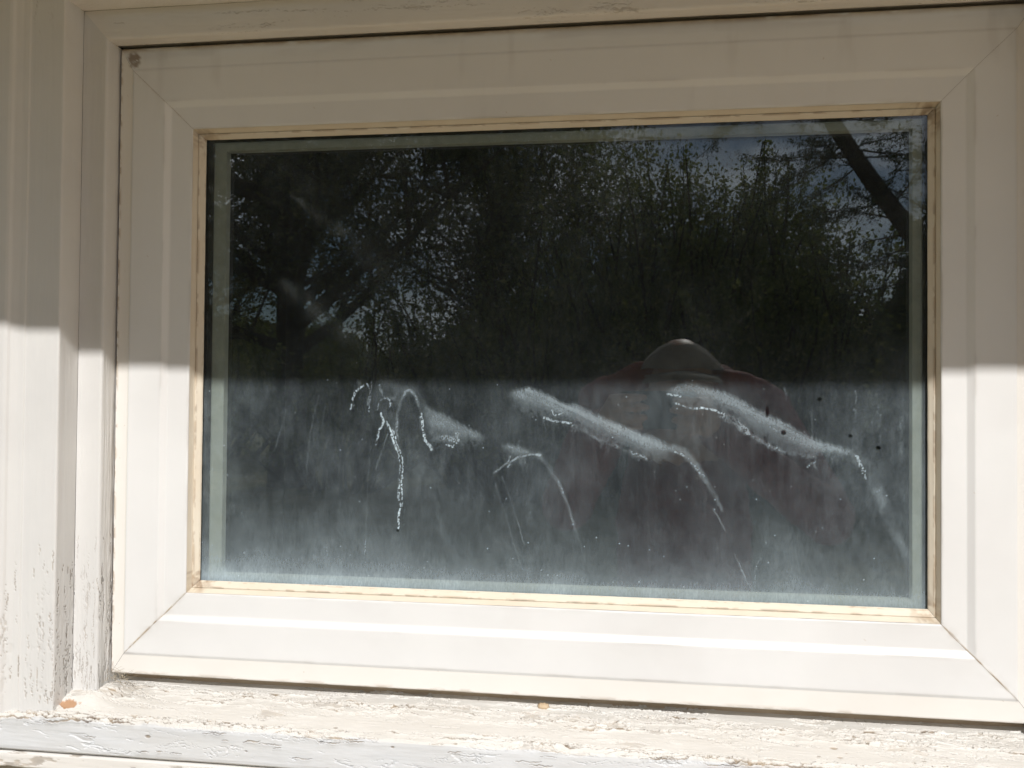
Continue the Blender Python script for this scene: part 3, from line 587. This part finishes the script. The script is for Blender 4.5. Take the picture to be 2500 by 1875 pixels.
def board_x(name, prof, mat, parent, x0=-0.70, x1=0.50, nu=900, seed=400, amp=1.0):
    Pp = np.array(prof, float); out = []
    for i in range(len(Pp) - 1):
        k = max(1, int(np.linalg.norm(Pp[i + 1] - Pp[i]) / 0.0008))
        for j in range(k): out.append(Pp[i] + (Pp[i + 1] - Pp[i]) * j / k)
    out.append(Pp[-1]); Q = np.array(out); nv = len(Q); arc = np.concatenate([[0], np.cumsum(np.hypot(*np.diff(Q, axis=0).T))])
    xx = np.linspace(x0, x1, nu); S = np.repeat(xx[:, None], nv, 1); A = np.repeat(arc[None], nu, 0)
    d = np.gradient(Q, axis=0); ln = np.hypot(d[:, 0], d[:, 1]) + 1e-9
    h = amp * ((fbm(S * 14, A * 260, 4, seed) - 0.5) * 0.0008 - 0.0006 * sst(0.62, 0.66, fbm(S * 50, A * 200, 4, seed + 1)))
    wr = 0.6 * sst(0.62, 0.66, fbm(S * 50, A * 200, 4, seed + 1))
    V = np.stack([S, Q[:, 0][None] + (d[:, 1] / ln)[None] * h, Q[:, 1][None] - (d[:, 0] / ln)[None] * h], -1).reshape(-1, 3)
    return mesh_np(name, V, grid_faces(nu, nv, False), mat, parent, True, {'wear': wr.reshape(-1), 'stain': wr.reshape(-1) * 0})
board_x('sill_apron', [(-0.02, -0.3462), (-0.0500, -0.3466), (-0.0512, -0.3480), (-0.0512, -0.3600), (-0.0500, -0.3618), (-0.02, -0.3620)], m_wood_h, window)

# ------------------------------------------------------------------ the house
house = empty('house', (0, 0.05, -1.55)); tag(house, 'pale timber house wall and deep eave round the window', 'house')
def hchild(o): o.parent = house; o.matrix_parent_inverse = Matrix.Translation(-house.location); return o
w = MB()
for (a, b) in (((-5, -0.012, -0.20 - 1.35), (-0.63, 0.02, 0.75)), ((0.47, -0.012, -1.55), (5, 0.02, 0.75)), ((-0.63, -0.012, 0.47), (0.47, 0.02, 0.75)), ((-0.63, -0.012, -1.55), (0.47, 0.02, -0.345))): w.box(a, b)
hchild(w.build('wall', m_wall))
s = MB()
z = -1.5
while z < 0.70:       # lapped boards either side of the casing and below the sill
    for x0, x1 in ((-5, -0.642), (0.482, 5)):
        n = len(s.v); s.v += [(x0, -0.030, z), (x1, -0.030, z), (x1, -0.016, z + 0.112), (x0, -0.016, z + 0.112), (x0, -0.0125, z), (x1, -0.0125, z)]
        s.f += [(n, n + 1, n + 2, n + 3), (n + 4, n + 5, n + 1, n)]
    if z < -0.48:
        n = len(s.v); s.v += [(-0.642, -0.030, z), (0.482, -0.030, z), (0.482, -0.016, z + 0.112), (-0.642, -0.016, z + 0.112), (-0.642, -0.0125, z), (0.482, -0.0125, z)]
        s.f += [(n, n + 1, n + 2, n + 3), (n + 4, n + 5, n + 1, n)]
    z += 0.11
hchild(s.build('siding', m_wall))
OVER = 0.90; EZ = 0.033 + 0.72 * OVER
hchild(MB().box((-4.5, -OVER, EZ), (4.5, 0.02, EZ + 0.02)).build('soffit', m_soffit))
hchild(MB().box((-4.5, -OVER - 0.022, EZ + 0.0125), (4.5, -OVER - 0.001, EZ + 0.16)).build('fascia', m_wall))
hchild(poly_obj('roof', [(-4.6, -OVER - 0.05, EZ + 0.163), (4.6, -OVER - 0.05, EZ + 0.163), (4.6, 2.5, EZ + 1.2), (-4.6, 2.5, EZ + 1.2)], [(0, 1, 2, 3)], simple('roof_shingle', (0.08, 0.075, 0.07, 1), 0.9)))
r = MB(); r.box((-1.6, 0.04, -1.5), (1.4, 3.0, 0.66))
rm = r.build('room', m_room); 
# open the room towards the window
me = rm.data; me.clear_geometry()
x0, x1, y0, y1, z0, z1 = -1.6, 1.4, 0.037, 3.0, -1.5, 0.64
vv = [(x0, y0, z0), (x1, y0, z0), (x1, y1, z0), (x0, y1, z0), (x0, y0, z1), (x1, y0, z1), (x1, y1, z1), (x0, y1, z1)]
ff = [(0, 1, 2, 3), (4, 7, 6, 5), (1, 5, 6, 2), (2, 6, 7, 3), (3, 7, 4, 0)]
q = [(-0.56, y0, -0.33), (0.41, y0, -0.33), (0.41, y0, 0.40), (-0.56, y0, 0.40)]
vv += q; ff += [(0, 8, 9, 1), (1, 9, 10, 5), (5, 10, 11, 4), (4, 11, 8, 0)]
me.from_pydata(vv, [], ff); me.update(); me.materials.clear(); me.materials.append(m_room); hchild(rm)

# ------------------------------------------------------------------ the ground
gr = poly_obj('lawn', [(-300, -400, -1.55), (300, -400, -1.55), (300, 100, -1.55), (-300, 100, -1.55)], [(0, 1, 2, 3)], m_ground); tag(gr, kind='structure')
pt = poly_obj('bounce_ground', [(-0.7, -3.6, -1.546), (7, -3.6, -1.546), (7, 0.2, -1.546), (-0.7, 0.2, -1.546)], [(0, 1, 2, 3)], m_bounce); tag(pt, kind='structure')  # unseen pale ground, added to bounce warm light up from the right

# ------------------------------------------------------------------ trees mirrored in the glass
def leaves(name, P, size, mat, parent, seed, aspect=0.55, updir=None):
    rg = np.random.default_rng(seed); n = len(P)
    a = rg.normal(size=(n, 3)); a /= np.linalg.norm(a, axis=1)[:, None]
    b = rg.normal(size=(n, 3)); b -= (a * b).sum(1)[:, None] * a; b /= np.linalg.norm(b, axis=1)[:, None]
    sz = size * rg.uniform(0.6, 1.35, n)[:, None]
    c = np.cross(a, b)
    V = np.stack([P - a * sz * 0.5, P + b * sz * aspect * 0.5 + c * sz * 0.08, P + a * sz * 0.5, P - b * sz * aspect * 0.5 + c * sz * 0.08], 1).reshape(-1, 3)
    F = np.arange(4 * n).reshape(-1, 4)
    tone = np.repeat(np.clip(rg.normal(0.2, 0.2, n) + (rg.random(n) > 0.85) * 0.6, 0, 1), 4)
    return mesh_np(name, V, F, mat, parent, False, {'tone': tone})
GZ0 = -1.55
def branchy(base, height, spread, nb, rg, r0, lean=(0, 0), start=0.3, levels=2):
    """returns MB of limbs and list of twig tips (with directions)"""
    mb = MB(); base = Vector(base); tips = []
    trunk = [base + Vector((lean[0] * t, lean[1] * t, height * t)) + Vector((rg.uniform(-1, 1), rg.uniform(-1, 1), 0)) * 0.03 * height * t * (1 if t < 1 else 0) for t in np.linspace(0, 1, 8)]
    mb.tube(trunk, [r0 * (1 - 0.85 * t) for t in np.linspace(0, 1, 8)], 10)
    for i in range(nb):
        t = start + (1 - start) * (i + rg.random()) / nb; k = min(int(t * 7), 6); f = t * 7 - k
        p = trunk[k].lerp(trunk[min(k + 1, 7)], f); an = rg.uniform(0, 2 * math.pi)
        ln = spread * (1.15 - 0.65 * t) * rg.uniform(0.6, 1.1)
        d = Vector((math.cos(an), math.sin(an), rg.uniform(0.25, 0.9))).normalized()
        pts = [p]; 
        for s_ in range(4):
            d = (d + Vector((rg.uniform(-.25, .25), rg.uniform(-.25, .25), rg.uniform(-.1, .25)))).normalized(); pts.append(pts[-1] + d * ln / 4)
        rb = r0 * (1 - 0.8 * t) * 0.45
        mb.tube(pts, [rb * (1 - 0.2 * q_) for q_ in range(5)], 6)
        for q_ in range(1, 5):
            for _ in range(levels):
                dd = (d + Vector((rg.uniform(-1, 1), rg.uniform(-1, 1), rg.uniform(-.6, .8)))).normalized(); l2 = ln * rg.uniform(0.2, 0.42)
                e = pts[q_] + dd * l2; mid = pts[q_] + dd * l2 * 0.5 + Vector((0, 0, rg.uniform(-.04, .08)))
                mb.tube([pts[q_], mid, e], [rb * 0.35, rb * 0.22, rb * 0.1], 4, False)
                tips.append((pts[q_], e))
    return mb, tips
def tree(name, label, cat, base, height, spread, nb, r0, nleaf, lsize, mat, seed, lean=(0, 0), start=0.3, sig=0.28, group=None):
    rg = random.Random(seed); ng = np.random.default_rng(seed)
    e = empty(name, base); tag(e, label, cat, group)
    mb, tips = branchy((0, 0, 0), height, spread, nb, rg, r0, lean, start, 3)
    mb.build('trunk', m_bark, e, True)
    A = np.array([list(a) for a, b in tips]); B = np.array([list(b) for a, b in tips])
    idx = ng.integers(0, len(tips), nleaf); t = ng.beta(2.2, 1.0, nleaf)[:, None] * 1.15
    P = A[idx] + (B[idx] - A[idx]) * t + ng.normal(0, sig, (nleaf, 3)) * (0.5 + ng.random((nleaf, 1)))
    leaves('crown', P, lsize, mat, e, seed)
    return e
def shrub(name, label, base, height, spread, stems, nper, lsize, mat, seed, cat='shrub', group=None, bare=0.18):
    """many whippy stems from one root, leaves set along each"""
    rg = random.Random(seed); ng = np.random.default_rng(seed)
    e = empty(name, base); tag(e, label, cat, group); mb = MB(); Ps = []
    for i in range(stems):
        an = rg.uniform(0, 2 * math.pi); rr = spread * math.sqrt(rg.random()); h = height * (0.42 + 0.58 * rg.random() ** 0.7) * (1 - 0.25 * rr / spread)
        b = Vector((math.cos(an) * rr * 0.35, math.sin(an) * rr * 0.35, 0)); tp = Vector((math.cos(an) * rr, math.sin(an) * rr, h))
        bow = Vector((rg.uniform(-.35, .35), rg.uniform(-.35, .35), 0)) * spread * 0.5
        pts = [b.lerp(tp, t) + bow * math.sin(math.pi * t) + Vector((rg.uniform(-.04, .04), rg.uniform(-.04, .04), 0)) for t in np.linspace(0, 1, 7)]
        r0 = rg.uniform(0.018, 0.045) * height / 4.5
        mb.tube(pts, [r0 * (1 - 0.88 * t) + 0.003 for t in np.linspace(0, 1, 7)], 5, False)
        pa = np.array([list(p) for p in pts]); u = bare + (1 - bare) * ng.random(nper) ** 0.8; k = np.minimum((u * 6).astype(int), 5); f = (u * 6 - k)[:, None]
        P = pa[k] * (1 - f) + pa[np.minimum(k + 1, 6)] * f
        sg = 0.07 + 0.36 * np.sin(np.pi * np.clip(u, 0, 1) ** 0.8)[:, None] * (1.03 - u[:, None]) ** 0.35
        # side twigs: short offset lines shared by groups of leaves
        tw = ng.normal(0, 1, (nper // 14 + 1, 3)); tw[:, 2] = np.abs(tw[:, 2]) * 0.9; gi = np.sort(ng.integers(0, len(tw), nper)); o_ = np.argsort(u)
        P = P[o_] + tw[gi] * sg[o_] * ng.random((nper, 1)) + ng.normal(0, 0.035, (nper, 3)); Ps.append(P)
    mb.build('stems', m_bark, e, True); leaves('foliage', np.concatenate(Ps), lsize, mat, e, seed, 0.62)
    return e
# tall trees to the left, with a thick trunk
tree('broadleaf_tree', 'tall dark broadleaf tree with the thickest trunk, mirrored at left of the glass', 'tree', (-5.8, -13, GZ0), 9.5, 4.3, 50, 0.33, 66000, 0.09, m_leaf2, 11, (0.3, 0.2), 0.22, 0.34)
tree('broadleaf_tree', 'tall dark broadleaf tree mirrored at the far left edge of the glass', 'tree', (-8.6, -16, GZ0), 9.0, 4.2, 40, 0.22, 34000, 0.095, m_leaf2, 12, (-0.6, 0.2), 0.28, 0.30)
tree('broadleaf_tree', 'slim forked broadleaf tree mirrored left of centre behind the shrubs', 'tree', (-3.0, -16, GZ0), 8.6, 3.6, 42, 0.16, 28000, 0.09, m_leaf2, 13, (0.5, 0.0), 0.30, 0.32)
tree('broadleaf_tree', 'slim broadleaf tree mirrored near the centre of the glass', 'tree', (-0.9, -17.5, GZ0), 7.6, 2.9, 30, 0.13, 9000, 0.09, m_leaf2, 14, (-0.2, 0.0), 0.30, 0.3)
# whippy shrubs, centre to right
sh = [(-4.6, -12.5, 3.7, 2.0, 34, 250), (-2.3, -13.5, 4.9, 2.3, 40, 220), (-0.9, -13.0, 5.9, 2.3, 42, 210), (0.45, -13.6, 6.5, 2.3, 52, 250), (1.7, -14.2, 6.6, 2.3, 66, 330), (2.9, -13.4, 5.9, 2.1, 60, 330), (4.1, -14.4, 5.2, 1.9, 52, 320), (1.0, -12.2, 4.3, 2.3, 48, 300), (2.9, -12.0, 4.1, 1.9, 42, 320), (-1.6, -12.0, 3.9, 2.3, 42, 280),
      (-10.5, -19.5, 4.6, 3.2, 46, 300), (-7.6, -20.0, 4.4, 3.2, 46, 300), (-4.8, -19.5, 4.7, 3.2, 46, 300), (-2.2, -20.5, 4.6, 3.0, 44, 280)]
pos = ['furthest left of the front row, low', 'left, below the slim forked tree', 'left of centre', 'centre, tallest', 'centre right, tall', 'right of centre', 'right, before the leaning trunk', 'centre, low in front', 'right, lowest in front', 'left of centre, low in front', 'far back at the left edge', 'far back behind the thickest trunk', 'far back between the left trunks', 'far back left of centre']
tree('small_leafy_tree', 'rounded small-leaved tree mirrored at the centre among the upright shrubs', 'tree', (0.1, -14.6, GZ0), 5.0, 3.0, 44, 0.09, 13000, 0.085, m_leaf, 21, (0.1, 0), 0.15, 0.24)
tree('small_leafy_tree', 'rounded small-leaved tree mirrored right of centre, paler than its neighbours', 'tree', (2.1, -15.0, GZ0), 4.7, 2.8, 44, 0.08, 18000, 0.085, m_leaf, 22, (0.2, 0), 0.15, 0.24)
tree('small_leafy_tree', 'rounded small-leaved tree mirrored left of centre over the low front shrub', 'tree', (-2.4, -15.0, GZ0), 5.6, 3.2, 40, 0.09, 9000, 0.09, m_leaf, 23, (0.2, 0), 0.15, 0.26)
for i, (x, y, h_, s_, st_, np_) in enumerate(sh):
    shrub('upright_shrub', 'leafy shrub of upright shoots mirrored, ' + pos[i], (x, y, GZ0), h_, s_, st_, int(np_ * 0.8), 0.082, m_leaf, 40 + i, group='upright shrubs mirrored in the glass')
# leaning tree at right with airy foliage
def leaning():
    e = empty('leaning_tree', (5.45, -9.0, GZ0)); tag(e, 'dark leaning trunk with airy twigs mirrored in the upper right of the glass', 'tree')
    rg = random.Random(3); ng = np.random.default_rng(3); mb = MB()
    pts = [Vector((0, 0, 0)), Vector((-0.75, 0, 1.2)), Vector((-1.6, 0, 2.42)), Vector((-2.30, 0, 3.42)), Vector((-2.76, 0, 4.08)), Vector((-3.13, 0, 4.66)), Vector((-3.7, 0.1, 5.6)), Vector((-4.1, 0.1, 6.2))]
    mb.tube(pts, [0.15, 0.13, 0.115, 0.103, 0.095, 0.086, 0.065, 0.04], 12)
    P = []
    for i in range(64):
        t = rg.uniform(1.4, 6.9); k = int(t); p = pts[k].lerp(pts[min(k + 1, 7)], t - k)
        an = rg.uniform(0, 2 * math.pi); ln = rg.uniform(0.5, 1.5)
        d = Vector((math.cos(an) * 1.0, math.sin(an), rg.uniform(-0.75, 0.95))).normalized(); q_ = [p]
        for s_ in range(4):
            d = (d + Vector((rg.uniform(-.2, .2), rg.uniform(-.2, .2), rg.uniform(-.2, .15)))).normalized(); q_.append(q_[-1] + d * ln / 4)
        mb.tube(q_, [0.014, 0.010, 0.007, 0.005, 0.003], 5, False)
        for s_ in range(1, 5):
            for _ in range(3):
                dd = (d + Vector((rg.uniform(-.9, .9), rg.uniform(-.9, .9), rg.uniform(-.6, .6)))).normalized(); l2 = rg.uniform(.12, .4)
                ee = q_[s_] + dd * l2; mb.tube([q_[s_], ee], [0.005, 0.002], 4, False)
                n = 34; u = ng.random((n, 1)) * 1.05; P.append(np.array(q_[s_])[None] + np.array(dd * l2)[None] * u + ng.normal(0, 0.035, (n, 3)))
    mb.build('trunk', m_bark, e, True); leaves('crown', np.concatenate(P), 0.042, m_needle, e, 5, 0.35)
leaning()
# drooping conifers low at the right
def conifer(label, base, h, rad, seed, n):
    e = empty('conifer', base); tag(e, label, 'tree'); rg = random.Random(seed); ng = np.random.default_rng(seed); mb = MB()
    mb.tube([(0, 0, 0), (0, 0, h * 0.5), (0, 0, h)], [0.14, 0.09, 0.015], 8); P = []
    for i in range(n):
        t = (i + rg.random()) / n; z_ = h * (0.12 + 0.86 * t); an = rg.uniform(0, 6.283); ln = rad * (1.06 - t) * rg.uniform(.75, 1.15)
        q_ = [Vector((0, 0, z_)) + Vector((math.cos(an), math.sin(an), 0)) * ln * s_ + Vector((0, 0, -0.28 * ln * s_ + 0.16 * ln * s_ * s_)) for s_ in (0, .33, .66, 1)]
        mb.tube(q_, [0.02, 0.014, 0.008, 0.003], 4, False)
        m = 260; u = ng.random(m); k = np.minimum((u * 3).astype(int), 2); f = (u * 3 - k)[:, None]; pa = np.array([list(v) for v in q_])
        c = pa[k] * (1 - f) + pa[k + 1] * f; side = np.array([-math.sin(an), math.cos(an), 0])
        P.append(c + side[None] * (ng.uniform(-1, 1, (m, 1)) * 0.30 * ln * (1.05 - u[:, None])) + ng.normal(0, 0.03, (m, 3)) + np.array([0, 0, -0.05])[None] * ng.random((m, 1)))
    mb.build('trunk', m_bark, e, True); leaves('crown', np.concatenate(P), 0.075, m_needle, e, seed, 0.3)
conifer('dark drooping conifer mirrored low at the right edge of the glass', (4.0, -11.5, GZ0), 3.9, 1.5, 61, 80)
conifer('dark conifer mirrored just beyond the right edge of the glass', (5.6, -12.5, GZ0), 4.6, 1.7, 62, 70)
# far woods closing the horizon
def woods():
    ng = np.random.default_rng(77); n = 90000
    x = ng.uniform(-40, 40, n); top = 2.6 + 5.0 * fbm(x * 0.25, x * 0 + 3, 4, 501); z_ = GZ0 + ng.random(n) ** 1.15 * (top + 0.6); y = -44 + ng.normal(0, 2.0, n)
    o = leaves('far_woods', np.stack([x, y, z_], 1), 0.42, m_leaf2, None, 78, 0.7); tag(o, 'far dark belt of woods mirrored behind the stems', 'woods', kind='stuff')
woods()

# ------------------------------------------------------------------ the photographer, mirrored in the glass
m_skin = simple('skin', (0.46, 0.27, 0.19, 1), 0.5, 0.4, var=(0.50, 0.31, 0.22, 1), vscale=30)
m_jacket = simple('dark_red_cloth', (0.16, 0.018, 0.014, 1), 0.75, 0.3, var=(0.21, 0.028, 0.02, 1), vscale=20, bump=0.4, bscale=300)
m_pants = simple('dark_denim', (0.03, 0.035, 0.055, 1), 0.85, 0.2, var=(0.04, 0.048, 0.07, 1), vscale=25)
m_cap = simple('grey_felt', (0.20, 0.195, 0.18, 1), 0.9, 0.2, var=(0.27, 0.26, 0.24, 1), vscale=60, bump=0.5, bscale=500)
m_shoe = simple('brown_leather', (0.06, 0.035, 0.02, 1), 0.5)
person = empty('person', (0.14, -1.22, GZ0)); tag(person, 'person in dark red jacket and grey cap holding a phone, mirrored in the glass', 'person')
def limb(mb, pts, rad, n=14):
    P = [Vector(p) for p in pts]
    for i in range(len(P) - 1):
        k = max(2, int((P[i + 1] - P[i]).length / (0.5 * min(rad[i], rad[i + 1]))) + 1)
        for j in range(k + 1):
            t = j / k; r_ = rad[i] * (1 - t) + rad[i + 1] * t; mb.ball(P[i].lerp(P[i + 1], t), r_, n, 8)
def remesh(mb, name, mat, vox, smooth_it=4, parent=None, disp=0):
    o = mb.build(name, mat, parent, True)
    m = o.modifiers.new('m', 'REMESH'); m.mode = 'VOXEL'; m.voxel_size = vox; m.use_smooth_shade = True
    m2 = o.modifiers.new('s', 'SMOOTH'); m2.iterations = smooth_it; m2.factor = 0.5
    if disp:
        tx = bpy.data.textures.new('folds', 'CLOUDS'); tx.noise_scale = 0.07; tx.noise_depth = 2
        m3 = o.modifiers.new('d', 'DISPLACE'); m3.texture = tx; m3.strength = disp; m3.mid_level = 0.5; m3.texture_coords = 'LOCAL'
    return o
def WP(x, y, z): return (x - person.location.x, y - person.location.y, z - person.location.z)
HC = (0.125, -1.13, 0.035)      # head centre
sL, sR = (-0.035, -1.20, -0.015), (0.315, -1.20, -0.03)
eL, eR = (-0.13, -1.05, -0.235), (0.43, -1.05, -0.25)
hL, hR = (-0.040, -0.905, -0.050), (0.172, -0.905, -0.055)
mb = MB()
mb.ball(WP(*HC), 0.075, 24, 18, (1.0, 1.22, 1.42)); mb.ball(WP(HC[0], HC[1] + 0.035, HC[2] - 0.055), 0.052, 18, 12, (1.0, 1.05, 1.1))   # skull, jaw (face towards the wall, +Y)
mb.ball(WP(HC[0], HC[1] + 0.100, HC[2] - 0.012), 0.013, 12, 10, (0.9, 1.1, 1.9)); mb.ball(WP(HC[0], HC[1] + 0.082, HC[2] - 0.052), 0.014, 12, 8, (1.7, 0.7, 0.6))
for sg in (-1, 1):
    mb.ball(WP(HC[0] + sg * 0.077, HC[1] - 0.005, HC[2] - 0.012), 0.020, 10, 8, (0.35, 0.8, 1.5)); mb.ball(WP(HC[0] + sg * 0.030, HC[1] + 0.082, HC[2] + 0.014), 0.014, 10, 8, (1.3, 0.6, 0.5))
limb(mb, [WP(HC[0], HC[1] - 0.02, HC[2] - 0.05), WP(HC[0] + 0.01, -1.19, -0.10)], [0.055, 0.062])
limb(mb, [WP(0.14, -1.22, -0.12), WP(0.14, -1.24, -0.35), WP(0.14, -1.23, -0.60)], [0.13, 0.13, 0.12], 18)
for s_, e_, h__ in ((sL, eL, hL), (sR, eR, hR)):
    limb(mb, [WP(*s_), WP(*e_), WP(*h__)], [0.052, 0.038, 0.026], 12)
for sg in (-1, 1): limb(mb, [WP(0.14 + sg * 0.09, -1.23, -0.62), WP(0.14 + sg * 0.10, -1.20, -1.06), WP(0.14 + sg * 0.10, -1.24, -1.46)], [0.078, 0.052, 0.036], 12)
def hand(mb, wrist, sg, grip_x):
    w_ = Vector(WP(*wrist)); pal = w_ + Vector((-sg * 0.012, 0.035, 0.018))
    mb.ball(pal, 0.034, 14, 10, (0.55, 1.0, 1.15)); limb(mb, [w_, pal], [0.025, 0.026], 10)
    for i, (dz, l_) in enumerate(((0.034, 0.9), (0.014, 1.0), (-0.006, 0.93), (-0.025, 0.75))):     # four fingers behind the phone
        a = pal + Vector((0, 0.014, dz)); b = a + Vector((-sg * 0.020, 0.030, 0.002)) ; c_ = b + Vector((-sg * 0.030 * l_, 0.004, 0.001)); d_ = c_ + Vector((-sg * 0.020 * l_, -0.008, 0))
        limb(mb, [a, b, c_, d_], [0.0095, 0.0088, 0.008, 0.007], 8)
    a = pal + Vector((0, -0.006, 0.016)); b = a + Vector((-sg * 0.022, -0.004, 0.020)); c_ = b + Vector((-sg * 0.028, 0.006, 0.006)); limb(mb, [a, b, c_], [0.012, 0.0105, 0.009], 8)
hand(mb, hL, -1, 0); hand(mb, hR, 1, 0)
remesh(mb, 'body', m_skin, 0.0042, 2, person)
mb = MB()
limb(mb, [WP(0.14, -1.225, -0.06), WP(0.14, -1.24, -0.30), WP(0.14, -1.235, -0.64)], [0.12, 0.165, 0.155], 20)
for s_, e_, h__ in ((sL, eL, hL), (sR, eR, hR)):
    hh = Vector(h__).lerp(Vector(e_), 0.06)
    limb(mb, [WP(0.14, -1.22, -0.045), WP(*s_)], [0.095, 0.072], 14); limb(mb, [WP(*s_), WP(*e_), WP(*hh)], [0.075, 0.060, 0.042], 14)
for k in range(14):      # bunched hood and collar behind the neck
    an = math.pi * (k / 13.0) ; mb.ball(WP(0.12 + 0.10 * math.cos(an), -1.19 - 0.055 * math.sin(an), 0.020 + 0.028 * math.cos(an * 2.3) * (1 if k < 7 else 0.6)), 0.038, 10, 8)
limb(mb, [WP(-0.075, -1.15, 0.000), WP(-0.02, -1.14, 0.028), WP(0.035, -1.13, 0.058), WP(0.078, -1.11, 0.060)], [0.040, 0.036, 0.033, 0.024], 10)
limb(mb, [WP(0.17, -1.12, 0.036), WP(0.225, -1.13, 0.044), WP(0.275, -1.16, 0.030), WP(0.34, -1.18, -0.010)], [0.022, 0.030, 0.036, 0.044], 10)
remesh(mb, 'jacket', m_jacket, 0.007, 3, person, 0.014)
mb = MB()
for sg in (-1, 1): limb(mb, [WP(0.14 + sg * 0.075, -1.23, -0.60), WP(0.14 + sg * 0.10, -1.205, -1.06), WP(0.14 + sg * 0.10, -1.24, -1.47)], [0.115, 0.082, 0.070], 14)
remesh(mb, 'trousers', m_pants, 0.009, 3, person, 0.012)
mb = MB()
for sg in (-1, 1): limb(mb, [WP(0.14 + sg * 0.10, -1.27, -1.505), WP(0.14 + sg * 0.115, -1.10, -1.515)], [0.042, 0.034], 12)
remesh(mb, 'shoes', m_shoe, 0.007, 2, person)
# cap: crown dome, button, curved brim over the brow
cv_ = []; cf_ = []
nu_, nv_ = 32, 12
for j in range(nv_ + 1):
    th = (math.pi / 2) * j / nv_
    for i in range(nu_):
        ph = 2 * math.pi * i / nu_; rr = math.sin(th)
        cv_.append(WP(HC[0] + 0.098 * rr * math.cos(ph), HC[1] + 0.106 * rr * math.sin(ph), HC[2] + 0.034 + 0.068 * (1 - rr ** 2.2) + 0.0015 * math.sin(6 * ph) * rr))
for j in range(nv_):
    for i in range(nu_): a = j * nu_; cf_.append((a + i, a + nu_ + i, a + nu_ + (i + 1) % nu_, a + (i + 1) % nu_))
b0 = len(cv_)
for k in range(17):
    ph = math.pi * (0.12 + 0.76 * k / 16)
    for rr, dz in ((0.99, 0.030), (1.35, 0.022), (1.62, 0.012), (1.62, 0.009), (1.35, 0.018), (0.99, 0.026)):
        ww = 1 if rr < 1 else (rr - 0.99) * math.sin(math.pi * k / 16) ** 0.5 + 0.99
        cv_.append(WP(HC[0] + 0.090 * math.cos(ph) * (0.99 + (ww - 0.99) * 0.55 if rr > 1 else 0.99), HC[1] + 0.106 * math.sin(ph) * (ww if rr > 1 else 0.99), HC[2] + dz - 0.010 * abs(math.cos(ph))))
for k in range(16):
    for m_ in range(6): a = b0 + k * 6; cf_.append((a + m_, a + (m_ + 1) % 6, a + 6 + (m_ + 1) % 6, a + 6 + m_))
cap = poly_obj('cap', cv_, cf_, m_cap, person, True)
# phone, held level just behind the taking lens
m_phone = simple('black_phone_glass', (0.015, 0.015, 0.017, 1), 0.15, 0.5)
ph = empty('phone', (0.064, -0.832, -0.020)); tag(ph, 'dark phone held level in both hands, mirrored in the glass', 'phone')
def rbox(name, cx, cy, cz, w_, t_, h_, r_, mat, parent):
    v = []; f = []; k = 6; ring_ = []
    for (sx_, sz_, a0) in ((1, 1, 0), (-1, 1, 90), (-1, -1, 180), (1, -1, 270)):
        for i in range(k + 1):
            a = math.radians(a0 + 90 * i / k); ring_.append((cx + sx_ * (w_ / 2 - r_) + r_ * math.cos(a), cz + sz_ * (h_ / 2 - r_) + r_ * math.sin(a)))
    n = len(ring_)
    for y_ in (cy - t_ / 2, cy + t_ / 2): v += [(a, y_, b) for a, b in ring_]
    f = [tuple(range(n)), tuple(range(2 * n - 1, n - 1, -1))] + [(i, i + n, (i + 1) % n + n, (i + 1) % n) for i in range(n)]
    return poly_obj(name, v, f, mat, parent)
rbox('phone_case', 0, 0, 0, 0.150, 0.008, 0.074, 0.010, m_phone, ph)
rbox('lens_bump', -0.061, 0.0048, 0.021, 0.016, 0.0015, 0.016, 0.006, simple('lens_ring', (0.3, 0.3, 0.3, 1), 0.3, metal=1.0), ph)

# ------------------------------------------------------------------ small things on the sill
rgc = random.Random(4)
cb_ = MB(); cb_.ball((0, 0, 0.0012), 0.0048, 18, 12, (1.25, 0.85, 0.62))
v2 = [(x * (1 + 0.12 * math.sin(9 * x * 300 + z * 700)), y, z + 0.0004 * math.sin(x * 1900)) for x, y, z in cb_.v]
co = poly_obj('cocoon', v2, cb_.f, m_cocoon, None, True); co.location = (-0.0772, 0.0150, -0.2985)
tag(co, 'small tan silk cocoon on the sill just under the sash', 'cocoon')
wb = MB()
for k in range(46):
    a = Vector((-0.5105 + rgc.uniform(-0.010, 0.012), -0.004 + rgc.uniform(-0.004, 0.002), -0.2835 + rgc.uniform(-0.004, 0.003)))
    b = a + Vector((rgc.uniform(-0.010, 0.022), rgc.uniform(-0.010, 0.000), rgc.uniform(-0.006, 0.008)))
    if k < 5: b = a + Vector((rgc.uniform(0.02, 0.045), -0.016, -0.010))
    m_ = a.lerp(b, 0.5) + Vector((0, 0, -0.002 * rgc.random())); r_ = rgc.uniform(0.00006, 0.00013); wb.tube([a, m_, b], [r_] * 3, 4, False)
for k in range(10): wb.ball((-0.509 + rgc.uniform(-0.008, 0.012), -0.003 + rgc.uniform(-0.004, 0.001), -0.2855 + rgc.uniform(-0.002, 0.003)), rgc.uniform(0.0004, 0.0010), 6, 4)
w_ = wb.build('cobweb', simple('dirty_silk', (0.42, 0.36, 0.27, 1), 0.8), None); tag(w_, 'tangle of dusty cobweb at the lower left corner of the sash', 'cobweb')
